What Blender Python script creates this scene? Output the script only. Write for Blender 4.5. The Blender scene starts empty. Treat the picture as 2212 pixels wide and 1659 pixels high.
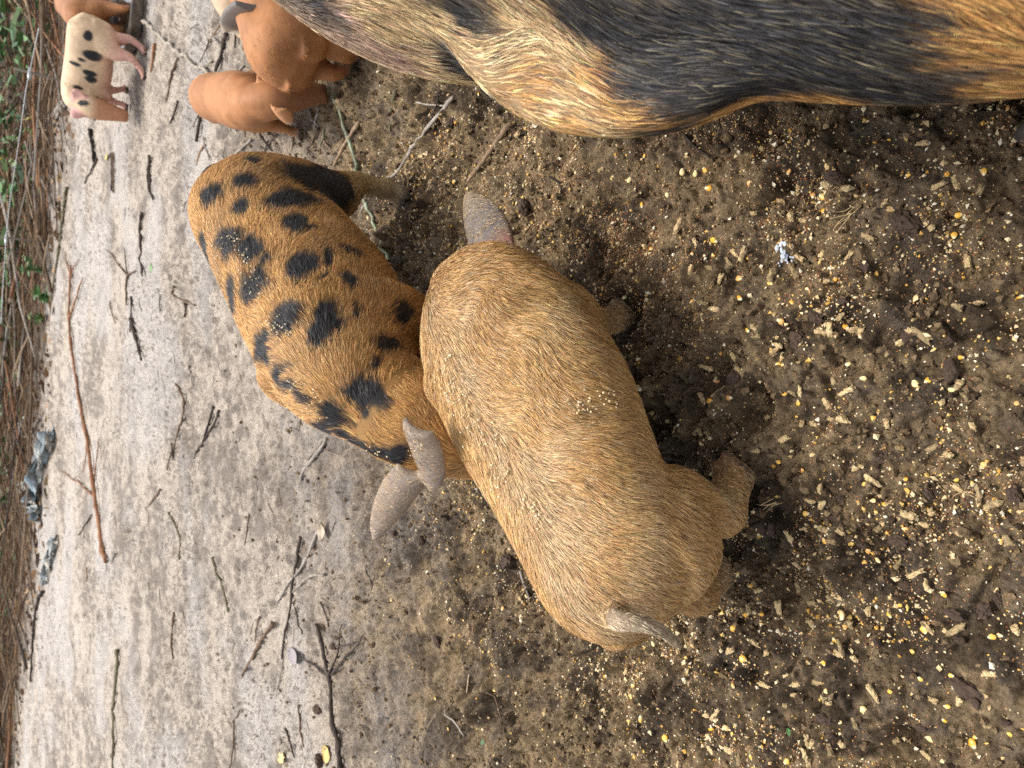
import bpy, math, random
import numpy as np
from mathutils import Vector, Matrix
from mathutils.bvhtree import BVHTree
from mathutils.kdtree import KDTree

random.seed(7)
RNG = np.random.default_rng(7)
SC = bpy.context.scene
COL = SC.collection

# ------------------------------------------------------------------ camera, sky, sun, exposure
PITCH = math.radians(43.0)      # the phone looks down; it was held sideways, so the picture's left is up
CAM_H = 0.85
cam_d = bpy.data.cameras.new('camera')
cam_d.sensor_fit = 'HORIZONTAL'
cam_d.sensor_width = 36.0
cam_d.lens = 36.0 * 1534.6 / 2212.0
cam_d.clip_start = 0.01
cam_d.clip_end = 300.0
cam_d.dof.use_dof = True
cam_d.dof.focus_distance = 0.86
cam_d.dof.aperture_fstop = 9.0
cam = bpy.data.objects.new('camera', cam_d)
COL.objects.link(cam)
_s, _c = math.sin(PITCH), math.cos(PITCH)
cam.matrix_world = Matrix(((0, 1, 0, 0), (-_s, 0, -_c, 0), (-_c, 0, _s, CAM_H), (0, 0, 0, 1)))
SC.camera = cam

SUN_EL = math.radians(71.0)
SUN_AZ = math.radians(12.0)      # degrees east of +Y
world = bpy.data.worlds.new('World')
SC.world = world
world.use_nodes = True
wn = world.node_tree
sky = wn.nodes.new('ShaderNodeTexSky')
sky.sky_type = 'NISHITA'
sky.sun_disc = False
sky.sun_elevation = SUN_EL
sky.sun_rotation = SUN_AZ
sky.dust_density = 3.0
bg = wn.nodes['Background']
bg.inputs['Strength'].default_value = 0.15
hs = wn.nodes.new('ShaderNodeHueSaturation')      # thin bright cloud: the blue is mostly washed out
hs.inputs['Saturation'].default_value = 0.30
wn.links.new(sky.outputs['Color'], hs.inputs['Color'])
wn.links.new(hs.outputs['Color'], bg.inputs['Color'])
sun_d = bpy.data.lights.new('sun', 'SUN')
sun_d.energy = 1.8
sun_d.angle = math.radians(20.0)
sun_d.color = (1.0, 0.95, 0.87)
sun = bpy.data.objects.new('sun', sun_d)
COL.objects.link(sun)
_sd = Vector((math.sin(SUN_AZ) * math.cos(SUN_EL), math.cos(SUN_AZ) * math.cos(SUN_EL), math.sin(SUN_EL)))
sun.rotation_euler = _sd.to_track_quat('Z', 'Y').to_euler()
sun.location = _sd * 20

SC.cycles.use_denoising = False
SC.view_settings.view_transform = 'Standard'
SC.view_settings.look = 'None'
SC.view_settings.gamma = 1.0
SC.view_settings.exposure = 1.0
SC.view_settings.use_curve_mapping = False

# ------------------------------------------------------------------ helpers
FPX = 1534.6
def ray(px, py):
    """Direction in the place for a spot of the photograph (2212 wide)."""
    u = (829.5 - py) / FPX
    v = (1106.0 - px) / FPX
    return np.array([u, v * _s + _c, v * _c - _s])
def at(px, py, z=0.0):
    k = ray(px, py)
    t = (z - CAM_H) / k[2]
    return np.array([0, 0, CAM_H]) + k * t

def tag(o, label=None, cat=None, group=None, kind=None):
    if label: o['label'] = label
    if cat: o['category'] = cat
    if group: o['group'] = group
    if kind: o['kind'] = kind
    return o

def mesh_np(name, V, faces_flat, loop_tot, mat=None, parent=None, cols=None, smooth=True):
    """Mesh object from numpy arrays."""
    V = np.asarray(V, np.float32)
    faces_flat = np.asarray(faces_flat, np.int32).ravel()
    loop_tot = np.asarray(loop_tot, np.int32)
    me = bpy.data.meshes.new(name)
    me.vertices.add(len(V))
    me.vertices.foreach_set('co', V.ravel())
    me.loops.add(len(faces_flat))
    me.loops.foreach_set('vertex_index', faces_flat)
    me.polygons.add(len(loop_tot))
    ls = np.zeros(len(loop_tot), np.int32)
    ls[1:] = np.cumsum(loop_tot)[:-1]
    me.polygons.foreach_set('loop_start', ls)
    try:
        me.polygons.foreach_set('loop_total', loop_tot)
    except Exception:
        pass
    me.polygons.foreach_set('use_smooth', np.full(len(loop_tot), smooth))
    me.update(calc_edges=True)
    if cols is not None:
        a = me.color_attributes.new('Col', 'FLOAT_COLOR', 'POINT')
        c4 = np.ones((len(V), 4), np.float32)
        c4[:, :3] = cols
        a.data.foreach_set('color', c4.ravel())
    if mat: me.materials.append(mat)
    o = bpy.data.objects.new(name, me)
    COL.objects.link(o)
    if parent: o.parent = parent
    return o

def empty(name, loc=(0, 0, 0)):
    o = bpy.data.objects.new(name, None)
    o.empty_display_size = 0.05
    o.location = loc
    COL.objects.link(o)
    return o

def attach(o, root):
    """Parent a mesh built in world coordinates under a thing standing at its own base."""
    o.parent = root
    o.matrix_parent_inverse = Matrix.Translation(-root.location)
    return o

# ---- noise
def _hash(ix, iy, seed):
    h = (ix.astype(np.int64) * 374761393 + iy.astype(np.int64) * 668265263 + seed * 1442695041) & 0xFFFFFFFF
    h = ((h ^ (h >> 13)) * 1274126177) & 0xFFFFFFFF
    h = h ^ (h >> 16)
    return (h & 0xFFFFFF) / float(0xFFFFFF)
def vnoise(x, y, seed=0):
    x = np.asarray(x, float); y = np.asarray(y, float)
    ix = np.floor(x); iy = np.floor(y)
    fx = x - ix; fy = y - iy
    fx = fx * fx * fx * (fx * (fx * 6 - 15) + 10)
    fy = fy * fy * fy * (fy * (fy * 6 - 15) + 10)
    a = _hash(ix, iy, seed); b = _hash(ix + 1, iy, seed)
    c = _hash(ix, iy + 1, seed); d = _hash(ix + 1, iy + 1, seed)
    return (a + (b - a) * fx) * (1 - fy) + (c + (d - c) * fx) * fy
def fbm(x, y, seed=0, oct=4, gain=0.5):
    s = 0; a = 1; t = 0
    for i in range(oct):
        s = s + a * vnoise(x * 2 ** i + 17.3 * i, y * 2 ** i - 9.1 * i, seed + i)
        t += a; a *= gain
    return s / t
def worley(x, y, seed=0):
    """Distance to the nearest and second nearest cell point and the nearest cell's own random number."""
    ix = np.floor(x); iy = np.floor(y)
    f1 = np.full(x.shape, 9.0); f2 = np.full(x.shape, 9.0); idv = np.zeros(x.shape)
    for dx in (-1, 0, 1):
        for dy in (-1, 0, 1):
            cx = ix + dx; cy = iy + dy
            px = cx + _hash(cx, cy, seed); py = cy + _hash(cx, cy, seed + 77)
            d = np.hypot(x - px, y - py)
            r = _hash(cx, cy, seed + 133)
            near = d < f1
            f2 = np.where(near, f1, np.minimum(f2, d))
            idv = np.where(near, r, idv)
            f1 = np.where(near, d, f1)
    return f1, f2, idv
def sstep(a, b, x):
    t = np.clip((x - a) / (b - a), 0, 1)
    return t * t * (3 - 2 * t)
def noise3(P, scale, seed=0):
    return (vnoise(P[:, 0] * scale + P[:, 2] * scale * 0.71, P[:, 1] * scale - P[:, 2] * scale * 0.53, seed)
            + vnoise(P[:, 1] * scale * 1.1 + 5.2, P[:, 2] * scale * 1.1 + P[:, 0] * scale * 0.37, seed + 5)) * 0.5

# ---- materials
def new_mat(name):
    m = bpy.data.materials.new(name)
    m.use_nodes = True
    return m, m.node_tree, m.node_tree.nodes['Principled BSDF']

def vcol_mat(name, rough=0.7, spec=0.3, nscale=0, namt=0.0, bump=0.0, bscale=300.0, detail=4.0):
    """Material whose colour is the thing's own colour attribute, varied by procedural grain."""
    m, nt, b = new_mat(name)
    at_ = nt.nodes.new('ShaderNodeAttribute'); at_.attribute_name = 'Col'
    b.inputs['Roughness'].default_value = rough
    b.inputs['Specular IOR Level'].default_value = spec
    src = at_.outputs['Color']
    tc = nt.nodes.new('ShaderNodeTexCoord')
    if namt > 0:
        n = nt.nodes.new('ShaderNodeTexNoise'); n.inputs['Scale'].default_value = nscale; n.inputs['Detail'].default_value = detail
        nt.links.new(tc.outputs['Object'], n.inputs['Vector'])
        mr = nt.nodes.new('ShaderNodeMapRange')
        mr.inputs['From Min'].default_value = 0.3; mr.inputs['From Max'].default_value = 0.7
        mr.inputs['To Min'].default_value = 1 - namt; mr.inputs['To Max'].default_value = 1 + namt
        nt.links.new(n.outputs['Fac'], mr.inputs['Value'])
        mx = nt.nodes.new('ShaderNodeVectorMath'); mx.operation = 'SCALE'
        nt.links.new(src, mx.inputs[0]); nt.links.new(mr.outputs['Result'], mx.inputs['Scale'])
        src = mx.outputs['Vector']
    nt.links.new(src, b.inputs['Base Color'])
    if bump > 0:
        n2 = nt.nodes.new('ShaderNodeTexNoise'); n2.inputs['Scale'].default_value = bscale; n2.inputs['Detail'].default_value = 5
        nt.links.new(tc.outputs['Object'], n2.inputs['Vector'])
        bp = nt.nodes.new('ShaderNodeBump'); bp.inputs['Strength'].default_value = bump; bp.inputs['Distance'].default_value = 0.002
        nt.links.new(n2.outputs['Fac'], bp.inputs['Height'])
        nt.links.new(bp.outputs['Normal'], b.inputs['Normal'])
    return m

# ------------------------------------------------------------------ ground
HOOF = []
_hr = np.random.default_rng(21)
for _ in range(190):
    HOOF.append((_hr.uniform(-.75, .55), _hr.uniform(-.1, 1.5), _hr.uniform(.020, .045), _hr.uniform(.007, .018)))
for _ in range(120):
    HOOF.append((_hr.uniform(-1.6, 1.5), _hr.uniform(1.2, 3.4), _hr.uniform(.025, .05), _hr.uniform(.006, .014)))
def wetness(x, y):
    """1 on the dark churned mud, 0 on the pale dry sand."""
    n = fbm(x * 1.7, y * 1.7, 40, 4) - 0.5
    d = y - 0.12 * x + 0.9 * n
    return 1 - sstep(0.75, 1.95, d - 0.42 * sstep(-.2, .9, x))
def ground_h(x, y):
    x = np.asarray(x, float); y = np.asarray(y, float)
    w = wetness(x, y)
    wx = x + 0.012 * (vnoise(x * 40, y * 40, 3) - .5); wy = y + 0.012 * (vnoise(x * 40, y * 40, 4) - .5)
    h = 0.030 * (fbm(x * 2.2, y * 2.2, 1, 3) - 0.5)
    h += 0.016 * (fbm(x * 9, y * 9, 2, 3) - 0.5)
    near = 1 - sstep(2.2, 4.5, y)
    f1, f2, idv = worley(wx * 30, wy * 30, 8)
    chunk = .25 + .75 * sstep(.38, .58, fbm(x * 5, y * 5, 60, 3))
    h += near * (0.30 + .70 * w) * chunk * (0.024 * (idv - 0.38) * sstep(0.02, 0.20, f2 - f1))
    g1, g2, gid = worley(wx * 85, wy * 85, 18)
    c2 = sstep(.38, .6, fbm(x * 8 + 3, y * 8, 66, 3))
    h += near * (0.25 + .75 * w) * c2 * 0.012 * (gid - .3) * sstep(0.0, 0.28, g2 - g1)
    h += (0.026 * (fbm(x * 60, y * 60, 31, 4, .6) - .5)) * (0.45 + .55 * w) * (near * .8 + .2)
    bil = np.abs(fbm(x * 34 + 7, y * 34, 33, 4) - .5) * 2
    h += .030 * (np.minimum(bil, .35) - .2) * (.25 + .75 * w) * near * sstep(.36, .58, fbm(x * 4.5, y * 4.5, 61, 3))
    for (hx, hy, r, dp) in HOOF:
        d2 = ((x - hx) ** 2 + ((y - hy) * 1.1) ** 2) / (r * r)
        m = d2 < 5
        if m.any():
            q = d2[m]
            h[m] += dp * (-np.exp(-q * q * 1.1) + 0.45 * np.exp(-((np.sqrt(q) - 1.35) ** 2) * 9))
    h += (1 - w) * near * (.016 * (fbm(x * 26, y * 30, 35, 4) - .5) + .010 * (fbm(x * 80, y * 90, 36, 3) - .5))
    # pocked pits in the pale sand
    p1, p2, pid = worley(x * 14, y * 14, 91)
    pits = (pid > .72) * (1 - w * .6) * near
    h -= pits * 0.012 * np.exp(-(p1 / 0.17) ** 2)
    # the bank under the brush
    h += 0.20 * sstep(5.2, 8.8, y + .37 * x + .4 * (vnoise(x * .8, y * .8, 71) - .5))
    return h
def gz(x, y):
    return float(ground_h(np.array([x], float), np.array([y], float))[0])

def build_ground():
    s = np.concatenate([-np.geomspace(30, 1.18, 14)[:-1], np.linspace(-1.12, 1.12, 640), np.geomspace(1.18, 30, 14)[1:]])
    ys = [-0.25]
    while ys[-1] < 9.0:
        y = max(ys[-1], 0.0)
        dep = y * _c + CAM_H * _s
        dist2 = y * y + CAM_H ** 2
        ys.append(ys[-1] + min(max(0.0019, 0.95 * dist2 / (FPX * 0.463) / CAM_H * (dep / math.sqrt(dist2)) ** 0), 0.05))
    y_far = np.geomspace(9.2, 160, 22)
    y_back = -np.geomspace(60, 0.3, 12)
    Y = np.concatenate([y_back, np.array(ys), y_far])
    width = 0.54 * (np.maximum(Y, 0) * _c + CAM_H * _s) * 1.03
    X = s[None, :] * width[:, None]
    YY = np.repeat(Y[:, None], len(s), 1)
    H = ground_h(X.ravel(), YY.ravel())
    V = np.stack([X.ravel(), YY.ravel(), H], 1)
    nr, nc = X.shape
    idx = np.arange(nr * nc).reshape(nr, nc)
    F = np.stack([idx[:-1, :-1], idx[:-1, 1:], idx[1:, 1:], idx[1:, :-1]], -1).reshape(-1, 4)
    x = X.ravel(); y = YY.ravel()
    w = wetness(x, y)
    n1 = fbm(x * 6, y * 6, 50, 4)
    n2 = fbm(x * 28, y * 28, 51, 4)
    n3 = fbm(x * 120, y * 120, 52, 3)
    dry = np.array([0.47, 0.40, 0.325]); dry2 = np.array([0.20, 0.165, 0.135]); grey = np.array([0.45, 0.415, 0.385])
    mud = np.array([0.152, 0.103, 0.056]); mud2 = np.array([0.27, 0.19, 0.106]); mud3 = np.array([0.036, 0.024, 0.014])
    n4 = fbm(x * 55 + 2, y * 75, 53, 4)
    n5 = fbm(x * 3.2 + 1, y * 8.5, 54, 4)
    a = sstep(.37, .60, n5 * .36 + n2 * .34 + n4 * .30)[:, None]
    cd = dry * a + dry2 * (1 - a)
    g = sstep(.45, .7, fbm(x * 2.1 + 4, y * 4.1, 55, 3))[:, None]
    cd = cd * (1 - .7 * g) + grey * .7 * g * (.75 + .5 * n2[:, None])
    specks = sstep(.56, .68, n3) * .8 * sstep(.42, .62, fbm(x * 3.1 + 7, y * 3.1, 58, 3)) * (.4 + .6 * sstep(.4, .6, n2))
    cd = cd * (1 - specks[:, None]) + np.array([.10, .08, .062]) * specks[:, None]
    b = sstep(.40, .66, n1 * .4 + n2 * .6)[:, None]
    cm = mud * (1 - b) + mud2 * b
    rd = sstep(.5, .62, fbm(x * 45 + 3, y * 45, 59, 3))[:, None]
    cm = cm * (1 - .5 * rd) + np.array([.30, .215, .125]) * .5 * rd
    k = sstep(.50, .68, fbm(x * 15 + 9, y * 15, 57, 4))[:, None]
    cm = cm * (1 - .75 * k) + mud3 * .75 * k
    cm = cm * (.55 + .9 * n3[:, None])
    wz = np.clip(w + .5 * (n2 - .5), 0, 1)[:, None]
    c = cd * (1 - wz) + cm * wz
    # leaf litter under the brush
    br = sstep(4.95, 5.35, y + .37 * x + .6 * (n1 - .5) + .4 * (n2 - .5))[:, None]
    lit = np.array([.10, .072, .048]) * (.5 + 1.1 * n2[:, None]) 
    c = c * (1 - br) + lit * br
    m, nt, bs = new_mat('mud_and_sand')
    at_ = nt.nodes.new('ShaderNodeAttribute'); at_.attribute_name = 'Col'
    tc = nt.nodes.new('ShaderNodeTexCoord')
    n = nt.nodes.new('ShaderNodeTexNoise'); n.inputs['Scale'].default_value = 170; n.inputs['Detail'].default_value = 8; n.inputs['Roughness'].default_value = .72
    nt.links.new(tc.outputs['Object'], n.inputs['Vector'])
    mr = nt.nodes.new('ShaderNodeMapRange'); mr.inputs['From Min'].default_value = .3; mr.inputs['From Max'].default_value = .7
    mr.inputs['To Min'].default_value = .5; mr.inputs['To Max'].default_value = 1.5
    nt.links.new(n.outputs['Fac'], mr.inputs['Value'])
    mx = nt.nodes.new('ShaderNodeVectorMath'); mx.operation = 'SCALE'
    nt.links.new(at_.outputs['Color'], mx.inputs[0]); nt.links.new(mr.outputs['Result'], mx.inputs['Scale'])
    nt.links.new(mx.outputs['Vector'], bs.inputs['Base Color'])
    bs.inputs['Roughness'].default_value = .72
    bs.inputs['Specular IOR Level'].default_value = .25
    bp = nt.nodes.new('ShaderNodeBump'); bp.inputs['Strength'].default_value = 1.0; bp.inputs['Distance'].default_value = .009
    nt.links.new(n.outputs['Fac'], bp.inputs['Height']); nt.links.new(bp.outputs['Normal'], bs.inputs['Normal'])
    o = mesh_np('ground', V, F, np.full(len(F), 4), m, cols=c)
    tag(o, kind='structure')
    return o
build_ground()

# ------------------------------------------------------------------ pigs
def catmull(P, n):
    P = np.asarray(P, float)
    t = np.linspace(0, len(P) - 1, n)
    out = np.zeros((n, P.shape[1]))
    for i, tt in enumerate(t):
        k = min(int(tt), len(P) - 2); f = tt - k
        p0 = P[max(k - 1, 0)]; p1 = P[k]; p2 = P[k + 1]; p3 = P[min(k + 2, len(P) - 1)]
        out[i] = 0.5 * ((2 * p1) + (-p0 + p2) * f + (2 * p0 - 5 * p1 + 4 * p2 - p3) * f * f + (-p0 + 3 * p1 - 3 * p2 + p3) * f ** 3)
    return out

class Soup:
    def __init__(self): self.V = []; self.F = []
    def tube(self, C, lat, ra, rb, n=20, power=1.0):
        """Loft of elliptic rings: centres C, a lateral axis per ring, radii along it (ra) and across (rb)."""
        C = np.asarray(C, float); m = len(C)
        T = np.gradient(C, axis=0); T /= np.linalg.norm(T, axis=1)[:, None] + 1e-12
        base = len(self.V)
        for i in range(m):
            L = np.array(lat[i], float); L -= T[i] * (L @ T[i]); L /= np.linalg.norm(L) + 1e-12
            U = np.cross(T[i], L)
            for k in range(n):
                a = 2 * math.pi * k / n
                self.V.append(C[i] + L * (math.cos(a) * ra[i]) + U * (math.sin(a) * rb[i]))
        for i in range(m - 1):
            for k in range(n):
                a = base + i * n + k; b = base + i * n + (k + 1) % n
                self.F.append((a, b, b + n, a + n))
        self.F.append(tuple(base + k for k in range(n))[::-1])
        self.F.append(tuple(base + (m - 1) * n + k for k in range(n)))
    def ellipsoid(self, c, ax, n=12, m=8):
        """Ellipsoid from three half-axis vectors."""
        c = np.array(c, float); A = np.array(ax, float); base = len(self.V)
        for i in range(m + 1):
            ph = math.pi * (i + .5) / (m + 1)
            for k in range(n):
                t = 2 * math.pi * k / n
                d = np.array([math.cos(t) * math.sin(ph), math.sin(t) * math.sin(ph), math.cos(ph)])
                self.V.append(c + d @ A)
        for i in range(m):
            for k in range(n):
                a = base + i * n + k; b = base + i * n + (k + 1) % n
                self.F.append((a, a + n, b + n, b))
        self.F.append(tuple(base + k for k in range(n)))
        self.F.append(tuple(base + m * n + k for k in range(n))[::-1])
    def ear(self, base, tip, side, width, cup=.25, thick=.006, curl=.0, n=40, m=15):
        base = np.array(base, float); tip = np.array(tip, float); d = tip - base; ln = np.linalg.norm(d); d /= ln
        s = np.array(side, float); s -= d * (s @ d); s /= np.linalg.norm(s); nn = np.cross(d, s)
        b0 = len(self.V)
        for face in (0, 1):
            for i in range(n):
                t = i / (n - 1)
                w = width * .5 * 1.42 * (t + .16) ** .42 * max(1 - t, 0) ** .58
                w = max(w, thick * .35)
                for j in range(m):
                    q = 2 * j / (m - 1) - 1
                    p = base + d * (ln * t) + s * (w * q) + nn * (cup * w * (q * q - .4) - curl * ln * t * t)
                    th = thick * (1 - .25 * t) * (1 - .25 * q * q) * .5
                    self.V.append(p + nn * (th if face else -th))
        def id_(f, i, j): return b0 + f * n * m + i * m + j
        for i in range(n - 1):
            for j in range(m - 1):
                self.F.append((id_(1, i, j), id_(1, i, j + 1), id_(1, i + 1, j + 1), id_(1, i + 1, j)))
                self.F.append((id_(0, i, j), id_(0, i + 1, j), id_(0, i + 1, j + 1), id_(0, i, j + 1)))
        for i in range(n - 1):
            self.F.append((id_(0, i, 0), id_(1, i, 0), id_(1, i + 1, 0), id_(0, i + 1, 0)))
            self.F.append((id_(0, i, m - 1), id_(0, i + 1, m - 1), id_(1, i + 1, m - 1), id_(1, i, m - 1)))
        for j in range(m - 1):
            self.F.append((id_(0, 0, j), id_(0, 0, j + 1), id_(1, 0, j + 1), id_(1, 0, j)))
            self.F.append((id_(0, n - 1, j), id_(1, n - 1, j), id_(1, n - 1, j + 1), id_(0, n - 1, j + 1)))
        return np.array(self.V[b0:])

def remesh(soup, voxel, smooth_it):
    me = bpy.data.meshes.new('tmp'); me.from_pydata([tuple(v) for v in soup.V], [], soup.F); me.update()
    o = bpy.data.objects.new('tmp', me); COL.objects.link(o)
    r = o.modifiers.new('r', 'REMESH'); r.mode = 'VOXEL'; r.voxel_size = voxel; r.adaptivity = 0
    s = o.modifiers.new('s', 'SMOOTH'); s.factor = .5; s.iterations = smooth_it
    dg = bpy.context.evaluated_depsgraph_get()
    ev = o.evaluated_get(dg); m2 = ev.to_mesh()
    n = len(m2.vertices); V = np.zeros(n * 3, np.float32); m2.vertices.foreach_get('co', V); V = V.reshape(-1, 3).astype(float)
    N = np.zeros(n * 3, np.float32); m2.vertex_normals.foreach_get('vector', N); N = N.reshape(-1, 3).astype(float)
    nl = len(m2.loops); L = np.zeros(nl, np.int32); m2.loops.foreach_get('vertex_index', L)
    lt = np.zeros(len(m2.polygons), np.int32); m2.polygons.foreach_get('loop_total', lt)
    ev.to_mesh_clear()
    bpy.data.objects.remove(o); bpy.data.meshes.remove(me)
    return V, N, L, lt

# station table of a young pig in units of its rump-to-poll length: along, height, half width, half height
TRUNK = [(-.015, .375, .035, .05), (.01, .375, .095, .115), (.06, .37, .135, .155), (.14, .365, .155, .17), (.26, .36, .156, .170), (.40, .35, .165, .174),
         (.54, .345, .176, .178), (.67, .35, .170, .174), (.78, .357, .158, .166), (.88, .365, .138, .150), (.96, .355, .108, .122), (1.03, .33, .07, .085)]
HEAD = [(.78, .365, .10, .115), (.88, .365, .112, .13), (.97, .35, .108, .122), (1.06, .31, .105, .116), (1.13, .255, .094, .104), (1.185, .195, .079, .085), (1.23, .14, .066, .069), (1.265, .095, .058, .058), (1.28, .075, .054, .053)]

class Pig:
    def __init__(self, p0, heading, L, bend=0.0, head_bend=0.0, wide=1.0, tall=1.0, head_down=1.0, head_s=.92, head_k=1.0, head_len=1.0, head_low=0.0):
        self.p0 = np.array(p0, float); self.h0 = math.radians(heading); self.L = L; self.wide = wide; self.tall = tall
        self.bend = math.radians(bend); self.hb = math.radians(head_bend); self.hd = head_down; self.head_s = head_s; self.hk = head_k; self.hl = head_len; self.hlow = head_low
        S = np.linspace(-.3, 1.6, 381); self.S = S
        th = self.h0 + self.bend * np.clip(S, 0, 1) + self.hb * sstep(self.head_s - .12, self.head_s + .22, S)
        d = np.stack([np.cos(th), np.sin(th)], 1)
        P = np.cumsum(d, 0) * (S[1] - S[0]) * L
        i0 = np.argmin(abs(S)); P = P - P[i0] + self.p0[:2]
        self.th = th; self.P = P
        self.gz0 = self.p0[2] if len(self.p0) > 2 else 0.0
        self.soup = Soup(); self.ears = []; self.hoofs = []; self.legs = []
    def w(self, s, lat=0.0, z=0.0):
        """Canonical (along, left, up) in lengths -> place."""
        x = np.interp(s, self.S, self.P[:, 0]); y = np.interp(s, self.S, self.P[:, 1]); th = np.interp(s, self.S, self.th)
        return np.array([x - math.sin(th) * lat * self.L, y + math.cos(th) * lat * self.L, self.gz0 + z * self.L * self.tall])
    def lat(self, s):
        th = np.interp(s, self.S, self.th); return np.array([-math.sin(th), math.cos(th), 0.0])
    def fwd(self, s):
        th = np.interp(s, self.S, self.th); return np.array([math.cos(th), math.sin(th), 0.0])
    def trunk(self, table=TRUNK, muscle=True, ham=1.0):
        T = catmull(table, 40); L = self.L
        self.soup.tube([self.w(a[0], 0, a[1]) for a in T], [self.lat(a[0]) for a in T], T[:, 2] * L * self.wide, T[:, 3] * L * self.tall, 28)
        self.spine = np.array([self.w(a[0], 0, a[1]) for a in T])
        if muscle:
            up = np.array([0, 0, 1.0]) * L * self.tall
            for sg in (-1, 1):
                for s_, la, z_, ax in ((.13, .074 * ham, .335, (.135 * ham, .080 * ham, .165 * ham)), (.765, .085, .335, (.115, .085, .175)), (.74, .055, .45, (.065, .042, .070)), (.14, .055, .435, (.06, .042, .065))):
                    self.soup.ellipsoid(self.w(s_, la * self.wide * sg, z_), [self.fwd(s_) * ax[0] * L, self.lat(s_) * ax[1] * L * self.wide, up * ax[2]], 18, 12)
    def head(self, snout_drop=0.0, table=HEAD):
        T = catmull(table, 30); L = self.L
        zz = T[:, 1].copy(); k = np.clip((T[:, 0] - .9) / .38, 0, 1)
        T[:, 0] = np.where(T[:, 0] > 1.0, 1.0 + (T[:, 0] - 1.0) * self.hl, T[:, 0])
        zz = zz - self.hlow * np.clip(k, 0, 1) ** .8 + (1 - self.hd) * k * .22 + snout_drop * k
        C = np.array([self.w(a[0], 0, z) for a, z in zip(T, zz)])
        self.soup.tube(C, [self.lat(a[0]) for a in T], T[:, 2] * L * self.hk, T[:, 3] * L * self.hk, 24)
        # snout disc, cheeks and brow
        d = C[-1] - C[-4]; d /= np.linalg.norm(d)
        self.soup.tube([C[-1] - d * .02 * L, C[-1] + d * .004 * L, C[-1] + d * .014 * L], [self.lat(1.28)] * 3, [.054 * L, .064 * L, .058 * L], [.05 * L, .056 * L, .050 * L], 18)
        for sg in (-1, 1):
            self.soup.ellipsoid(C[13] + self.lat(1.12) * sg * .055 * L - np.array([0, 0, .03 * L]), [self.fwd(1.1) * .075 * L, self.lat(1.1) * .05 * L, np.array([0, 0, .06 * L])])
        self.headC = C
        self.snout = C[-1] + d * .014 * L; self.snout_d = d
        self.spine = np.concatenate([self.spine, C[6:]])
    def leg(self, s, lat, foot, front, zhip=.33, thick=1.0, hoof=True, knee=0.0, foot_k=1.0):
        """foot: place coordinates of the sole."""
        L = self.L; f = self.fwd(s); hip = self.w(s, lat, zhip); foot = np.array(foot, float)
        v = foot - hip
        if front:
            ks = [(-.12, 0, .085, .10), (.22, .0, .075, .088), (.45, -.018, .052, .058), (.64, .006 + knee, .037, .040), (.80, .004, .031, .033), (.92, .010, .034, .036), (.985, .022, .036, .042)]
        else:
            ks = [(-.15, .0, .085, .13), (.12, .02, .088, .135), (.34, .03, .074, .100), (.52, -.012, .052, .062), (.66, -.042 + knee, .036, .044), (.80, -.020, .031, .034), (.92, .0, .034, .036), (.985, .016, .036, .042)]
        K = catmull([(t, o, a, b) for t, o, a, b in ks], 26)
        fk = 1 + (foot_k - 1) * sstep(.5, .75, K[:, 0]); K[:, 2] *= fk; K[:, 3] *= fk
        C = [hip + v * a[0] + f * a[1] * L for a in K]
        self.soup.tube(C, [self.lat(s)] * len(C), K[:, 2] * L * thick, K[:, 3] * L * thick, 18)
        self.legs.append(np.array(C))
        if hoof:
            la = self.lat(s)
            for sg in (-1, 1):
                c = foot + la * sg * .019 * L + f * .038 * L + np.array([0, 0, .020 * L])
                self.soup.ellipsoid(c, [f * .040 * L, la * .017 * L, np.array([0, 0, .026 * L])])
                c2 = foot + la * sg * .022 * L - f * .022 * L + np.array([0, 0, .055 * L])
                self.soup.ellipsoid(c2, [f * .012 * L, la * .010 * L, np.array([0, 0, .018 * L])], 8, 5)
        self.hoofs.append(foot)
    def ear(self, base, tip, side, width, **k):
        self.ears.append((self.soup.ear(base, tip, side, width, **k), np.array(base, float), np.array(tip, float)))
    def tail(self, pts, r0, r1):
        C = catmull(pts, 24); r = np.linspace(r0, r1, 24)
        self.soup.tube(C, [np.array([.3, .2, 1.0])] * 24, r, r, 10)
        self.tailC = C
    def finish(self, voxel, smooth_it=8):
        self.V, self.N, self.FL, self.LT = remesh(self.soup, voxel, smooth_it)
        self.n = len(self.V)
    def bvh(self):
        if not hasattr(self, '_bvh'):
            polys = np.split(self.FL, np.cumsum(self.LT)[:-1])
            self._bvh = BVHTree.FromPolygons([tuple(v) for v in self.V], [tuple(int(i) for i in p) for p in polys])
        return self._bvh
    def hit(self, px, py):
        """Where the line of sight to a spot of the photograph meets the coat."""
        k = Vector(ray(px, py)).normalized()
        h = self.bvh().ray_cast(Vector((0, 0, CAM_H)), k)
        return None if h[0] is None else np.array(h[0])
    def near_ear(self):
        """For each vertex: distance to the nearest ear skin and position along that ear."""
        d = np.full(self.n, 9.0); t = np.zeros(self.n)
        for pts, b, tp in self.ears:
            lo = pts.min(0) - .02; hi = pts.max(0) + .02
            c = np.where(np.all((self.V > lo) & (self.V < hi), axis=1))[0]
            ax = tp - b; ln2 = ax @ ax
            for i0 in range(0, len(c), 4000):
                cc = c[i0:i0 + 4000]
                dd = np.sqrt(((self.V[cc][:, None, :] - pts[None]) ** 2).sum(-1)).min(1)
                tt = (self.V[cc] - b) @ ax / ln2
                better = dd < d[cc]
                d[cc] = np.where(better, dd, d[cc]); t[cc] = np.where(better, tt, t[cc])
        return d, t

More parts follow.
